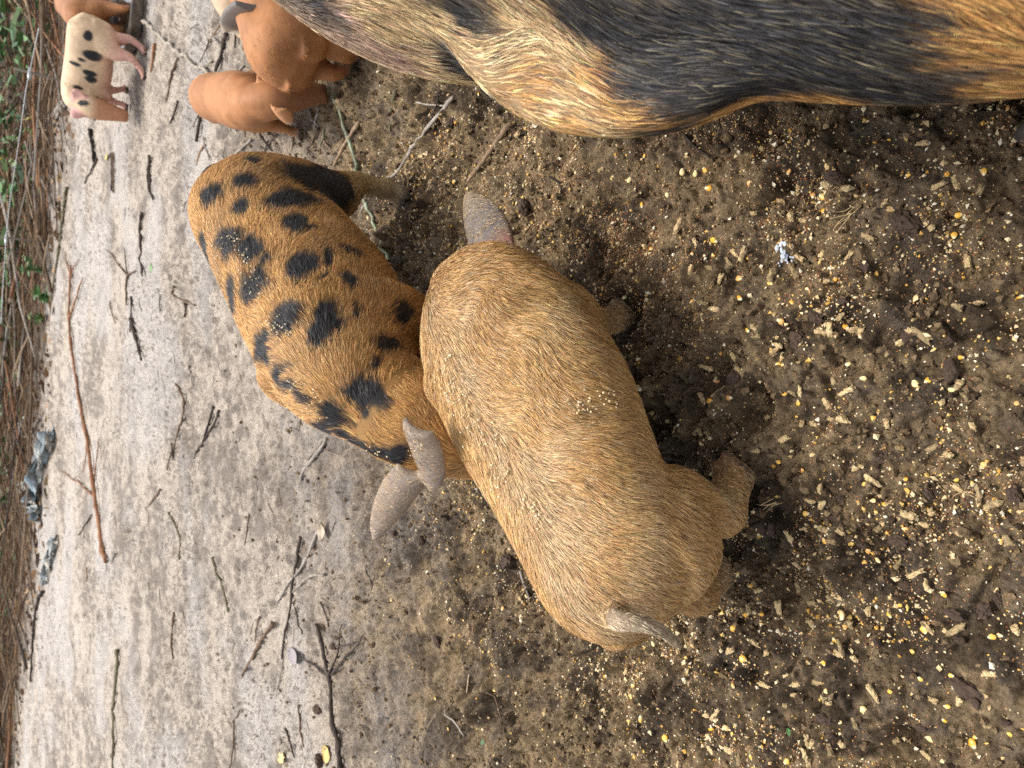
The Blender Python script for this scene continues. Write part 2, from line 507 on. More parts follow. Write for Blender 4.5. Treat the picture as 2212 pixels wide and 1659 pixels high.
def flow_field(pig, P, N, back=.5, down=1.0):
    """Lie of the coat: backward along the spine, down the flanks, down the legs."""
    sp = pig.spine; T = np.gradient(sp, axis=0); T /= np.linalg.norm(T, axis=1)[:, None]
    best = np.full(len(P), 9e9); bi = np.zeros(len(P), int)
    for i in range(0, len(sp)):
        d = ((P - sp[i]) ** 2).sum(1); m = d < best
        best[m] = d[m]; bi[m] = i
    side = np.clip(1 - N[:, 2], 0, 1)
    d = -T[bi] * back
    rad = P - sp[bi]; rad[:, 2] = 0
    d = d + np.array([0, 0, -1.0]) * (down * side)[:, None] + rad / (np.linalg.norm(rad, axis=1)[:, None] + 1e-9) * (.35 * down * np.clip(N[:, 2], 0, 1) * np.clip(np.linalg.norm(rad, axis=1) / (.1 * pig.L), 0, 1))[:, None]
    d = d - N * (d * N).sum(1)[:, None]
    d /= np.linalg.norm(d, axis=1)[:, None] + 1e-9
    return d

def tri_split(FL, LT):
    st = np.zeros(len(LT), int); st[1:] = np.cumsum(LT)[:-1]
    q = st[LT == 4]; t = st[LT == 3]
    A = np.concatenate([np.stack([FL[q], FL[q + 1], FL[q + 2]], 1), np.stack([FL[q], FL[q + 2], FL[q + 3]], 1), np.stack([FL[t], FL[t + 1], FL[t + 2]], 1)])
    return A

def fur(pig, count, length, width, color_fn, dens_fn=None, back=.5, down=1.0, lift=.16, jitter=.2, clump=.5, per=10, segs=3, seed=1, curve_r=.14, len_fn=None, dir_fn=None, hug=False, swirl=1.3):
    rng = np.random.default_rng(seed)
    T = tri_split(pig.FL, pig.LT); V = pig.V
    a, b, c = V[T[:, 0]], V[T[:, 1]], V[T[:, 2]]
    area = np.linalg.norm(np.cross(b - a, c - a), axis=1)
    if dens_fn is not None:
        area = area * dens_fn((a + b + c) / 3, pig.N[T[:, 0]])
    cdf = np.cumsum(area); cdf /= cdf[-1]
    pick = np.searchsorted(cdf, rng.random(count))
    u = rng.random(count); v = rng.random(count); f = u + v > 1; u[f] = 1 - u[f]; v[f] = 1 - v[f]
    R = a[pick] + (b - a)[pick] * u[:, None] + (c - a)[pick] * v[:, None]
    vi = T[pick, 0]
    N = pig.N[vi]
    D = flow_field(pig, R, N, back, down)
    if dir_fn is not None:
        D = dir_fn(R, N, D)
        D = D - N * (D * N).sum(1)[:, None]; D /= np.linalg.norm(D, axis=1)[:, None] + 1e-9
    ang = rng.normal(0, jitter, count) + swirl * (noise3(R, 22, seed) - .5)
    Sd = np.cross(N, D)
    D = D * np.cos(ang)[:, None] + Sd * np.sin(ang)[:, None]
    Sd = np.cross(N, D)
    ln = length * (.6 + .7 * rng.random(count))
    if len_fn is not None: ln = ln * len_fn(R, N, vi)
    lf = lift * (.5 + rng.random(count))
    K = segs + 1
    count = len(R)
    tt = np.linspace(0, 1, K)
    P = np.zeros((count, K, 3))
    bv = pig.bvh() if hug else None
    for k, t in enumerate(tt):
        if hug and k > 0:                      # the hair follows the body round folds and over the shoulder
            Q = P[:, k - 1] + D * (ln * (t - tt[k - 1]))[:, None]
            if k > 1: Q = Q - N * (lf * ln * tt[k - 1] * .5)[:, None]
            S = np.array([(*h[0], *h[1]) for h in (bv.find_nearest(q) for q in Q)])
            N2 = S[:, 3:]
            P[:, k] = S[:, :3] + N2 * (lf * ln * t * (1 - .3 * t) * .9)[:, None]
            D = D - N2 * (D * N2).sum(1)[:, None]; D /= np.linalg.norm(D, axis=1)[:, None] + 1e-9; N = N2
        else:
            h = lf * ln * t * (1 - .35 * t) - (ln * t) ** 2 / (2 * curve_r) - .0008
            P[:, k] = R + D * (ln * t)[:, None] + N * h[:, None]
    N = pig.N[vi]
    if clump > 0:
        G = max(2, count // per); gi = rng.choice(count, G, replace=False)
        kd = KDTree(G)
        for j, i in enumerate(gi): kd.insert(R[i], j)
        kd.balance()
        near = np.array([gi[kd.find(r)[1]] for r in R])
        for k, t in enumerate(tt):
            P[:, k] += (P[near, k] - P[:, k]) * (clump * t ** 1.3)
    roll = rng.normal(0, .55, count)
    W = (Sd * np.cos(roll)[:, None] + N * np.sin(roll)[:, None]) * (width * (.6 + .8 * rng.random(count)))[:, None] * .5
    wt = np.array([.75, 1.0, .8, .1]) if K == 4 else np.array([.8, 1.0, .1]) if K == 3 else np.linspace(1, .1, K)
    VV = np.zeros((count, K, 2, 3))
    VV[:, :, 0] = P - W[:, None] * wt[None, :, None]
    VV[:, :, 1] = P + W[:, None] * wt[None, :, None]
    base = (np.arange(count) * K * 2)[:, None]
    quads = np.concatenate([np.stack([base + 2 * k, base + 2 * k + 1, base + 2 * k + 3, base + 2 * k + 2], -1) for k in range(segs - 1)], 1).reshape(-1, 4)
    tris = np.stack([base + 2 * (segs - 1), base + 2 * (segs - 1) + 1, base + 2 * segs], -1).reshape(-1, 3)
    cv = np.where(rng.random(count) < .6, vi[near], vi) if clump > 0 else vi      # tufts share one colour, so patches end raggedly
    root, tip = color_fn(R, N, cv, rng)
    cc = root[:, None, :] * (1 - tt[None, :, None]) + tip[:, None, :] * tt[None, :, None]
    cc = np.repeat(cc[:, :, None, :], 2, 2).reshape(-1, 3)
    o = mesh_np('fur', VV.reshape(-1, 3), np.concatenate([quads.ravel(), tris.ravel()]), np.concatenate([np.full(len(quads), 4), np.full(len(tris), 3)]), MAT_FUR, cols=cc, smooth=False)
    tag(o, kind='stuff')
    return o

def view_weight(P, N, back=.25):
    """Fewer hairs where a coat faces the ground or lies on the far side."""
    v = np.array([0, -.25, CAM_H + .15]) - P; v /= np.linalg.norm(v, axis=1)[:, None]
    f = (v * N).sum(1)
    return np.where(f > -.15, 1.0, back) * np.where(N[:, 2] < -.6, .4, 1.0)

MAT_FUR = vcol_mat('pig_hair', .5, .35)
MAT_SKIN = vcol_mat('pig_skin', .6, .25, 60, .12, .06, 300)
MAT_EYE, _nt, _b = new_mat('wet_eye'); _b.inputs['Base Color'].default_value = (.015, .01, .008, 1); _b.inputs['Roughness'].default_value = .12

def finish_pig(pig, name, label, cols, base, group='pigs feeding on the mud', cat='pig'):
    root = empty(name, base)
    tag(root, label, cat, group)
    b = mesh_np('body', pig.V, pig.FL, pig.LT, MAT_SKIN, cols=cols)
    attach(b, root)
    pig.root = root
    return root

def add_eyes(pig, root, r=.014):
    L = pig.L
    c = pig.headC[15]
    for sg in (-1, 1):
        d = pig.lat(1.17) * sg + np.array([0, 0, .55]); d /= np.linalg.norm(d)
        h = pig.bvh().ray_cast(Vector(c + d * .3 * L), Vector(-d))
        p = np.array(h[0]) if h[0] is not None else c + d * .08 * L
        s = Soup(); q = r * L
        s.ellipsoid(p - d * q * .3, [np.array([q, 0, 0]), np.array([0, q, 0]), np.array([0, 0, q])], 10, 7)
        F = s.F; o = mesh_np('eye', s.V, np.concatenate([np.array(f) for f in F]), [len(f) for f in F], MAT_EYE)
        attach(o, root)

def leg_cols(pig, cols, hoofcol, rad=.075):
    """Hooves in horn colour."""
    for f in pig.hoofs:
        d = np.linalg.norm(pig.V[:, :2] - f[:2], axis=1)
        m = (d < rad * pig.L) & (pig.V[:, 2] < f[2] + .034 * pig.L)
        cols[m] = hoofcol
    return cols

FURRY = True
#@@PIGS

def gp(px, py, dz=0.0):
    """Spot on the ground under a spot of the photograph."""
    p = at(px, py, 0.0)
    return np.array([p[0], p[1], gz(p[0], p[1]) + dz])

# ---- the sandy pig in the middle
tan = Pig((-.260, .466, 0), 39, .50, bend=-3, head_bend=38, wide=1.5, tall=1.16)
tan.trunk([(s_, z_, a_ * (.77 + .40 * s_), b_ * (.92 + .1 * s_)) for s_, z_, a_, b_ in TRUNK], ham=.80); tan.head()
rh = gp(1605, 1030); lh = gp(1565, 1235); rf = gp(1335, 690)
tan.leg(.13, -.105, rh, False, thick=1.10, foot_k=1.3); tan.leg(.11, .10, lh, False, thick=1.04, foot_k=1.35)
tan.leg(.76, -.095, rf, True, foot_k=1.25); tan.leg(.79, .09, tan.w(.86, .10, 0) , True)
eb = at(1075, 560, .20); et = at(1008, 418, .16)
tan.ear(eb, et, at(1110, 480, .2) - at(1010, 500, .2), .088, cup=.35, thick=.011)
tan.ear(tan.w(1.06, .09, .36), tan.w(1.15, .20, .27), (0, .3, 1), .07, cup=.3, thick=.009)
tan.tail([tan.w(.04, 0, .44), at(1335, 1338, .31), at(1385, 1347, .305), at(1430, 1364, .285), at(1468, 1398, .25)], .012, .005)
tan.finish(.0035, 8)

# ---- the ginger pig with black spots
gin = Pig((.375, 1.34, 0), 223, .60, bend=9, head_bend=6, wide=1.22, tall=1.30, head_k=1.18)
gin.trunk(); gin.head()
gin.leg(.10, .085, gp(870, 415), False); gin.leg(.12, -.085, gp(872, 615), False)
gin.leg(.78, .09, gin.w(.80, .10, 0), True); gin.leg(.76, -.09, gin.w(.72, -.10, 0), True)
gin.ear(at(893, 1018, .29), at(816, 1124, .21), (.25, .5, .9), .070, cup=.35, thick=.014, curl=.12)
gin.ear(at(898, 925, .35), at(948, 1040, .25), (.6, -.3, .7), .068, cup=.4, thick=.014, curl=.10)
gin.tail([gin.w(.02, 0, .48), gin.w(-.04, .02, .45), gin.w(-.06, .03, .38)], .014, .008)
gin.finish(.004, 8)

# ---- rust piglet walking up to the feed
r1 = Pig((.775, 1.97, 0), 254, .36, bend=-6, head_bend=34, wide=1.12, tall=1.06, head_k=1.1)
r1.trunk(); r1.head()
r1.leg(.78, -.085, gp(650, 290), True); r1.leg(.74, .085, gp(660, 165), True)
r1.leg(.12, -.085, gp(560, 235), False); r1.leg(.12, .085, gp(560, 160), False)
r1.ear(at(600, 232, .17), at(624, 268, .12), (.2, .6, .6), .055, thick=.010, cup=.4)
r1.ear(r1.w(1.05, .09, .38), r1.w(1.10, .19, .33), (0, .4, 1), .05, thick=.008)
r1.tail([r1.w(.02, 0, .46), r1.w(-.05, -.03, .42), r1.w(-.06, -.06, .36)], .008, .004)
r1.finish(.004, 6)

# ---- rust piglet beside the sow, seen from behind
r2 = Pig((.675, 1.42, 0), 34, .46, bend=-10, wide=1.22, tall=1.0)
r2.trunk(); r2.head()
r2.leg(.10, .085, gp(765, 145), False); r2.leg(.10, -.085, r2.w(.12, -.1, 0), False)
r2.leg(.78, .09, r2.w(.80, .1, 0), True); r2.leg(.78, -.09, r2.w(.80, -.1, 0), True)
r2.ear(r2.w(1.05, .09, .38), r2.w(1.10, .19, .33), (0, .4, 1), .06, thick=.012)
r2.ear(r2.w(1.05, -.09, .40), r2.w(1.08, -.22, .42), (0, .4, 1), .06, thick=.008)
r2.finish(.004, 6)

# ---- pale pig, mostly out of the picture: its head hangs in beside the rust piglet
pal = Pig((1.47, 1.74, 0), 184, .52, bend=0, head_bend=0, wide=1.0, tall=1.0)
pal.trunk(); pal.head()
for s_, l_, fr in ((.12, .09, False), (.12, -.09, False), (.78, .09, True), (.78, -.09, True)):
    pal.leg(s_, l_, pal.w(s_ + .02, l_ * 1.1, 0), fr)
pal.ear(at(535, 12, .25), at(487, 66, .17), (0, .4, 1), .075, cup=.15, thick=.014)
pal.ear(pal.w(1.0, -.08, .42), pal.w(.94, -.15, .42), (0, .4, 1), .06, thick=.014)
pal.finish(.0035, 8)

# ---- spotted cream piglet at the edge of the sand
cre = Pig((1.38, 3.05, 0), 134, .36, bend=18, head_bend=95, wide=1.0, tall=1.32, head_k=1.2, head_s=.82, head_len=.55, head_low=0)
cre.trunk(); cre.head()
cre.leg(.12, .085, gp(312, 160), False); cre.leg(.12, -.085, gp(316, 108), False)
cre.leg(.78, .085, gp(275, 190), True); cre.leg(.78, -.085, cre.w(.80, -.1, 0), True)
cre.ear(cre.w(1.03, .06, .40), cre.w(1.07, .15, .46), (0, .4, 1), .06, thick=.011)
cre.ear(cre.w(1.03, -.06, .40), cre.w(1.07, -.15, .46), (0, .4, 1), .06, thick=.011)
cre.tail([cre.w(.02, 0, .47), cre.w(-.03, .02, .44), cre.w(-.04, .05, .38), cre.w(-.02, .08, .36)], .010, .006)
cre.finish(.005, 6)

# ---- rust piglet at the water pan
r3 = Pig((1.44, 3.20, 0), 60, .40, bend=-10, wide=1.1, tall=1.1)
r3.trunk(); r3.head()
r3.leg(.10, .085, gp(285, 60), False); r3.leg(.10, -.085, gp(300, 14), False)
r3.leg(.78, .09, r3.w(.80, .1, 0), True); r3.leg(.78, -.09, r3.w(.80, -.1, 0), True)
r3.ear(r3.w(1.05, .09, .40), r3.w(1.08, .2, .42), (0, .4, 1), .06, thick=.009)
r3.ear(r3.w(1.05, -.09, .40), r3.w(1.08, -.2, .42), (0, .4, 1), .06, thick=.009)
r3.finish(.005, 6)

# ---- the sow
sow = Pig((.475, -.62, 0), 90, 1.40, bend=-4, head_bend=-45, head_s=.86)
SOWT = [(-.02, .33, .03, .05), (.02, .33, .12, .14), (.10, .32, .17, .18), (.25, .29, .21, .20), (.42, .268, .229, .205), (.53, .268, .223, .205), (.61, .28, .203, .198), (.66, .292, .190, .195), (.73, .315, .172, .185), (.82, .335, .157, .165), (.92, .34, .112, .14), (1.0, .34, .095, .12)]
sow.trunk(SOWT, False); sow.head()
sow.leg(.67, .130, (.42, .48, 0), True, zhip=.30, thick=1.08); sow.leg(.67, -.10, (.66, .42, 0), True, zhip=.30)
sow.leg(.22, .04, gp(2500, 190), False, zhip=.26, thick=.52); sow.leg(.16, -.10, (.62, -.34, 0), False, zhip=.30)
sow.finish(.008, 30)


def coat_noise(P, a, b, seed):
    return .7 * noise3(P, a, seed) + .3 * noise3(P, b, seed + 9)

def ear_mask(p, r=.006):
    d, t = p.near_ear()
    return 1 - sstep(r, r * 2.2, d), t

def coat(p, skin, seed=1, amt=.25):
    c = np.tile(np.array(skin, float), (p.n, 1))
    return c * (1 - amt + 2 * amt * noise3(p.V, 30, seed))[:, None]

def mixc(c, col, m):
    m = np.clip(m, 0, 1)[:, None]
    return c * (1 - m) + np.array(col, float) * m

def fur_colour(p, cols, jit=.28, tip=1.25, root=.7, fleck=None):
    """Hairs take the coat colour where they grow, each a little lighter or darker; tips are lighter than roots."""
    def f(R, N, vi, rng):
        b = cols[vi] * np.exp(rng.normal(0, jit, len(R)))[:, None] * (1 + rng.normal(0, .05, (len(R), 3)))
        if fleck is not None:
            frac, fc, only = fleck
            dark = cols[vi].mean(1) < only
            m = dark & (rng.random(len(R)) < frac)
            b[m] = np.array(fc) * np.exp(rng.normal(0, .3, m.sum()))[:, None]
        return np.clip(b * root, 0, .9), np.clip(b * tip, 0, .95)
    return f

# coat colours (what grows) and skin colours (what lies under) are kept apart
HOOFC = (.06, .05, .042)
def mudded(p, c, top=.10, col=(.15, .11, .07)):
    m = (1 - sstep(.2 * top, top, p.V[:, 2] + .03 * (noise3(p.V, 60, 4) - .5))) * (.25 + .6 * noise3(p.V, 45, 6))
    return mixc(c, col, m)

# sandy pig
TANC = coat(tan, (.57, .345, .135), 3, .15)
TANC = mixc(TANC, (.43, .24, .085), sstep(.46, .64, noise3(tan.V, 11, 41)) * .7)
TANC = mixc(TANC, (.58, .40, .21), sstep(.52, .68, noise3(tan.V, 17, 42)) * .6)
hit = tan.hit(1240, 885)
if hit is not None:
    TANC = mixc(TANC, (.06, .045, .03), .55 * np.exp(-(np.linalg.norm(tan.V - hit, axis=1) / .013) ** 2))
sd_ = np.min(np.linalg.norm(tan.V[:, None, :2] - tan.spine[None, 3:34:2, :2], axis=2), 1)
TANC = mixc(TANC, (.46, .36, .235), .6 * np.exp(-(sd_ / .028) ** 2) * (tan.V[:, 2] > .2) * (.3 + noise3(tan.V, 50, 8)))
TANC = mudded(tan, TANC, .09, (.30, .21, .13))
tdist = np.min(np.linalg.norm(tan.V[:, None] - tan.tailC[None, 6::2], axis=2), 1)
TANC = mixc(TANC, (.50, .42, .30), (1 - sstep(.012, .028, tdist)) * .8)
TANS = TANC * np.array([.46, .42, .42])
em, et_ = ear_mask(tan)
pk = at(1100, 515, .19)
earc = mixc(np.tile(np.array([.135, .122, .118]), (tan.n, 1)), (.28, .125, .11), np.exp(-(np.linalg.norm(tan.V - pk, axis=1) / .022) ** 2))
earc = mixc(earc, (.40, .30, .17), sstep(.55, 1.0, et_) * .55 * (.4 + noise3(tan.V, 90, 3)))
TANS = TANS * (1 - em[:, None]) + earc * em[:, None]
TANF = TANC * (1 - .6 * em[:, None]) + np.array([.17, .145, .12]) * .6 * em[:, None]
for q in (gp(1500, 1315, .17),):
    h = tan.hit(1385, 1318)
    if h is not None: TANS = mixc(TANS, (.42, .20, .17), np.exp(-(np.linalg.norm(tan.V - h, axis=1) / .012) ** 2))
leg_cols(tan, TANS, HOOFC)
finish_pig(tan, 'pig', 'plain sandy tan pig with coarse coat, largest in the middle of the feed', TANS, (-.06, .60, 0))
bare = {}
def dens(p, em, tailw=None):
    def f(P, N):
        return view_weight(P, N)
    return f
def ear_len(em, k=.35):
    def f(R, N, vi): return 1 - (1 - k) * em[vi]
    return f
_th = fur_colour(tan, TANF, .27, 1.2, .78)
tuft = tan.hit(1305, 1365)
def tan_hair(R, N, vi, rng):
    a, b = _th(R, N, vi, rng)
    u = rng.random(len(R)); m = u < .055
    a[m] = np.array([.09, .055, .03]); b[m] = np.array([.16, .09, .045])
    m = u > .93
    a[m] = np.array([.45, .32, .18]); b[m] = np.array([.74, .60, .40])
    return a, b
def leg_len(p, em, k=.35, top=.12):
    tc_ = getattr(p, 'tailC', None)
    def f(R, N, vi):
        l = (1 - (1 - k) * em[vi]) * (.42 + .58 * sstep(.4 * top, top, R[:, 2]))
        if tc_ is not None:
            d = np.min(np.linalg.norm(R[:, None] - tc_[None, 8::3], axis=2), 1)
            l = l * (.6 + .4 * sstep(.012, .03, d))
        if p is tan and tuft is not None:
            l = l * (1 + 1.1 * np.exp(-(np.linalg.norm(R - tuft, axis=1) / .022) ** 2))
        return l
    return f
if FURRY:
    attach(fur(tan, 115000, .0195, .00050, tan_hair, dens(tan, em), back=.55, down=1.0, lift=.17, jitter=.18, clump=.36, per=8, segs=2, swirl=1.6, seed=5, hug=True, len_fn=leg_len(tan, em)), tan.root)

# ginger pig with black spots
GINC = coat(gin, (.53, .285, .095), 7, .22)
GINC = mixc(GINC, (.50, .29, .12), sstep(.5, .7, noise3(gin.V, 12, 33)) * .5)
SPOT2 = [(245,130,50,18),(235,215,48,28),(480,190,62,45),(560,225,95,55),(640,255,60,42),(700,250,30,40),(430,275,120,36),(460,370,55,36),(525,390,26,16),(110,270,42,30),(225,305,30,26),(180,440,56,62),(262,480,58,46),(330,530,30,24),(100,470,26,80),(285,610,52,55),(200,660,26,52),(450,540,58,55),(545,500,24,46),(540,580,18,16),(640,465,24,22),(660,592,42,40),(420,730,66,66),(590,740,52,52),(560,800,40,45),(690,715,22,16),(345,800,18,26),(785,815,42,26),(755,905,32,42),(735,1010,56,40),(690,1050,40,36),(320,850,28,50),(370,930,24,46),(430,1000,46,26),(500,1040,40,18),(420,910,28,26),(600,1120,52,30),(560,1150,40,18),(740,1220,56,22),(830,1240,66,44),(830,690,46,50),(780,1280,60,22),(660,1190,40,18)]
sp = np.zeros(gin.n)
wv = gin.V + .034 * np.stack([noise3(gin.V, 26, 61) - .5, noise3(gin.V, 26, 62) - .5, noise3(gin.V, 26, 63) - .5], 1) + .012 * np.stack([noise3(gin.V, 80, 64) - .5, noise3(gin.V, 80, 65) - .5, noise3(gin.V, 80, 66) - .5], 1)
for (a, b, ra, rb) in SPOT2:
    h = gin.hit(a * .5666 + 387, b * .5666 + 276.5)
    if h is None: continue
    k_ = .5666 * np.linalg.norm(h - np.array([0, 0, CAM_H])) / FPX
    r_ = math.sqrt(ra * rb) * k_
    h1 = gin.hit((a + ra * .5) * .5666 + 387, b * .5666 + 276.5); h2 = gin.hit(a * .5666 + 387, (b + rb * .5) * .5666 + 276.5)
    d_ = wv - h
    if h1 is not None and h2 is not None:
        e1 = (h1 - h); e2 = (h2 - h); l1 = min(np.linalg.norm(e1), ra * k_ * 1.2) * 2; l2 = min(np.linalg.norm(e2), rb * k_ * 1.2) * 2
        e1 = e1 / np.linalg.norm(e1); e2 = e2 - e1 * (e2 @ e1); e2 /= np.linalg.norm(e2)
        e3 = np.cross(e1, e2)
        q = np.sqrt((d_ @ e1 / l1) ** 2 + (d_ @ e2 / l2) ** 2 + (d_ @ e3 / r_ * .8) ** 2)
    else:
        q = np.linalg.norm(d_, axis=1) / r_
    sp = np.maximum(sp, 1 - sstep(.80, 1.36, q))
tl = np.min(np.linalg.norm(gin.V[:, None] - gin.tailC[None, ::3], axis=2), 1)
sp = np.maximum(sp, 1 - sstep(.02, .03, tl))
vw = np.array([0, 0, CAM_H]) - gin.V; vw /= np.linalg.norm(vw, axis=1)[:, None]
hid = (vw * gin.N).sum(1) < -.1
sp = np.where(hid, np.maximum(sp, sstep(.58, .64, noise3(wv, 13, 90)) * (gin.V[:, 2] > .15)), sp)
GINC = mixc(GINC, (.12, .07, .035), sstep(.52, .72, noise3(gin.V, 20, 37)) * .22)
GINC = mixc(GINC, (.022, .020, .021), sp)
lf = gin.legs[0]
low = gin.V[:, 2] < .15
GINC = mixc(GINC, (.42, .28, .13), low * 1.0 * (np.linalg.norm(gin.V[:, :2] - gin.hoofs[0][:2], axis=1) < .10))
GINC = mudded(gin, GINC, .07)
GINS = mixc(GINC * .5, (.015, .014, .014), sp)
em, et_ = ear_mask(gin)
earc = mixc(np.tile(np.array([.215, .18, .165]), (gin.n, 1)), (.36, .27, .17), noise3(gin.V, 40, 5) * .7)
GINS = GINS * (1 - em[:, None]) + earc * em[:, None]
GINF = GINC * (1 - .75 * em[:, None]) + np.array([.33, .26, .19]) * .75 * em[:, None]
leg_cols(gin, GINS, HOOFC)
finish_pig(gin, 'pig', 'ginger pig with black spots and grey ears, beside the sandy tan pig', GINS, (.12, 1.08, 0))
if FURRY:
    attach(fur(gin, 110000, .019, .00055, fur_colour(gin, GINF, .28, 1.2, .78), dens(gin, em), back=.8, down=.8, lift=.14, jitter=.17, clump=.36, per=7, segs=2, seed=6, hug=True, len_fn=leg_len(gin, em)), gin.root)

# rust piglets and the pale ones
def face_tint(p, c, col):
    d = np.min(np.linalg.norm(p.V[:, None] - p.headC[None, 15::3], axis=2), 1)
    return mixc(c, col, (1 - sstep(.115 * p.L, .17 * p.L, d)) * .85)
def small(p, skin, coatc, label, loc, n, seed, earskin=None, eartip=None, spots=(), face=None, legpink=False, length=.009, width=.0009, earpink=None):
    c = coat(p, coatc, seed, .16)
    c = mixc(c, np.array(coatc) * .5, sstep(.52, .72, noise3(p.V, 16, seed + 3)) * .45)
    c = mixc(c, np.array(coatc) * np.array([1.15, 1.35, 1.5]), sstep(.52, .72, noise3(p.V, 13, seed + 8)) * .4)
    s_ = np.zeros(p.n)
    for (px, py, rx, ry) in spots:
        h = p.hit(px, py)
        if h is None: continue
        k_ = np.linalg.norm(h - np.array([0, 0, CAM_H])) / FPX
        kk = p.hit(px + rx * .6, py); kq = p.hit(px, py + ry * .6)
        d_ = p.V + .008 * np.stack([noise3(p.V, 60, 1) - .5] * 3, 1) - h
        e1 = np.array([0, 0, -1.0]); 
        nrm = p.N[np.argmin(np.linalg.norm(p.V - h, axis=1))]
        e1 = e1 - nrm * (e1 @ nrm); e1 /= np.linalg.norm(e1); e2 = np.cross(nrm, e1)
        q = np.sqrt((d_ @ e1 / (rx * k_)) ** 2 + (d_ @ e2 / (ry * k_)) ** 2 + (d_ @ nrm / .03) ** 2)
        s_ = np.maximum(s_, 1 - sstep(.85, 1.15, q))
    c = mixc(c, (.016, .015, .016), s_)
    c = mudded(p, c, .06)
    sk = mixc(np.tile(np.array(skin), (p.n, 1)) * (.8 + .4 * noise3(p.V, 25, seed))[:, None], (.02, .02, .022), s_)
    sk = mudded(p, sk, .05)
    if legpink:
        lp = 1 - sstep(.07, .15, p.V[:, 2] - noise3(p.V, 20, 3) * .02)
        c = mixc(c, (.58, .34, .26), lp * .8); sk = mixc(sk, (.58, .33, .26), lp)
    em, et_ = ear_mask(p)
    if earskin is not None:
        sk = sk * (1 - em[:, None]) + np.array(earskin) * em[:, None]
        c = mixc(c, np.array(earskin) * .8 + np.array(coatc) * .2, em)
        if eartip is not None:
            d, t = p.near_ear(); rim = em * sstep(.6, .98, t)
            sk = mixc(sk, eartip, rim); c = mixc(c, eartip, rim)
    sn = np.linalg.norm(p.V - p.snout, axis=1)
    sk = mixc(sk, np.array(skin) * .45, 1 - sstep(.03 * p.L, .09 * p.L, sn))
    if face is not None:
        c = face_tint(p, c, face); sk = face_tint(p, sk, face)
    leg_cols(p, sk, HOOFC)
    finish_pig(p, 'piglet', label, sk, loc, cat='piglet')
    add_eyes(p, p.root)
    if FURRY:
        attach(fur(p, n, length, width, fur_colour(p, c, .18, 1.15, .85), dens(p, em), back=.9, down=.6, lift=.09, jitter=.2, clump=.2, per=8, segs=2, seed=seed, len_fn=ear_len(em, .4)), p.root)

small(r1, (.34, .15, .06), (.50, .215, .062), 'rust red piglet seen from above with head down, just beyond the black spotted pig', (.75, 1.72, 0), 26000, 11, (.46, .22, .10), (.58, .38, .22), face=(.15, .062, .024))
small(r2, (.34, .15, .06), (.50, .215, .062), 'orange red piglet seen from the rump, close against the sow', (.78, 1.48, 0), 22000, 12, (.52, .33, .25), (.6, .45, .3))
small(pal, (.50, .36, .24), (.50, .38, .22), 'pale piglet with a dark grey ear, mostly hidden behind the orange red piglet', (1.1, 1.7, 0), 14000, 13, (.15, .13, .115), (.45, .38, .27))
CSP = [(1085, 440, 45, 50), (1150, 690, 90, 50), (1010, 740, 35, 15), (930, 790, 60, 20), (1110, 905, 60, 30), (1130, 985, 55, 34), (950, 1075, 50, 18), (1025, 1270, 60, 26)]
small(cre, (.58, .42, .27), (.64, .47, .28), 'small cream piglet with black spots standing at the edge of the brush', (1.27, 3.12, 0), 16000, 14, (.60, .34, .29), None, [(a * .175, b * .175, c_ * .175, d_ * .175) for a, b, c_, d_ in CSP], legpink=True, face=(.38, .17, .075), length=.009, width=.0013)
small(r3, (.30, .13, .055), (.43, .18, .052), 'rust piglet drinking at the shallow pan, partly behind the spotted cream piglet', (1.5, 3.3, 0), 14000, 15, (.46, .25, .16), None, length=.009, width=.0013)

# the sow
C_, O_, K_, P_, G_ = (.60, .41, .21), (.52, .275, .09), (.028, .027, .029), (.36, .24, .17), (.42, .30, .16)
SEED = [(690,10,K_),(720,20,P_),(745,8,C_),(790,55,C_),(800,90,P_),(850,125,P_),(850,70,C_),(870,20,C_),(930,60,C_),(895,88,K_),(943,119,K_),(1000,154,K_),(1040,185,C_),(930,8,K_),(985,30,K_),(1040,60,G_),(900,140,C_),(950,170,C_),(1000,192,C_),(1030,215,P_),
 (1000,100,C_),(1050,130,C_),(1083,70,C_),(1100,20,C_),(1118,140,O_),(1150,60,C_),(1150,200,C_),(1100,190,O_),(1110,250,C_),(1180,250,O_),(1220,200,C_),(1200,140,O_),(1170,90,G_),(1250,270,C_),(1293,231,O_),(1290,285,C_),(1250,190,O_),(1320,262,O_),(1350,290,K_),(1400,290,K_),(1450,288,K_),(1420,268,O_),(1380,262,O_),(1480,272,O_),(1503,259,O_),(1560,262,O_),(1608,235,O_),(1640,240,O_),(1690,215,O_),
 (1200,20,K_),(1240,60,K_),(1290,130,K_),(1340,170,K_),(1380,205,K_),(1433,225,K_),(1500,225,K_),(1560,220,K_),(1600,200,K_),(1660,185,K_),(1300,50,K_),(1433,70,K_),(1400,140,K_),(1573,140,K_),(1550,40,K_),(1700,60,K_),(1720,150,K_),(1853,140,K_),(1800,60,K_),(1900,30,K_),(1950,90,K_),(1940,190,K_),(1850,200,K_),(2000,205,K_),(1990,160,K_),
 (2030,30,O_),(2040,110,O_),(2060,180,O_),(2098,70,O_),(2150,150,O_),(2150,40,O_),(2190,90,O_),(2190,190,O_),(2110,205,O_)]
pts, cs = [], []
for px, py, c_ in SEED:
    h = sow.hit(px, py)
    if h is None: h = sow.hit(px, max(py - 18, 0))
    if h is None: continue
    pts.append(h); cs.append(c_)
pts = np.array(pts); cs = np.array(cs)
wv = sow.V + .035 * np.stack([noise3(sow.V, 16, 71) - .5, 1.2 * (noise3(sow.V * np.array([1, .4, 1]), 60, 72) - .5), noise3(sow.V, 16, 73) - .5], 1)
acc = np.zeros((sow.n, 3)); wsum = np.zeros(sow.n)
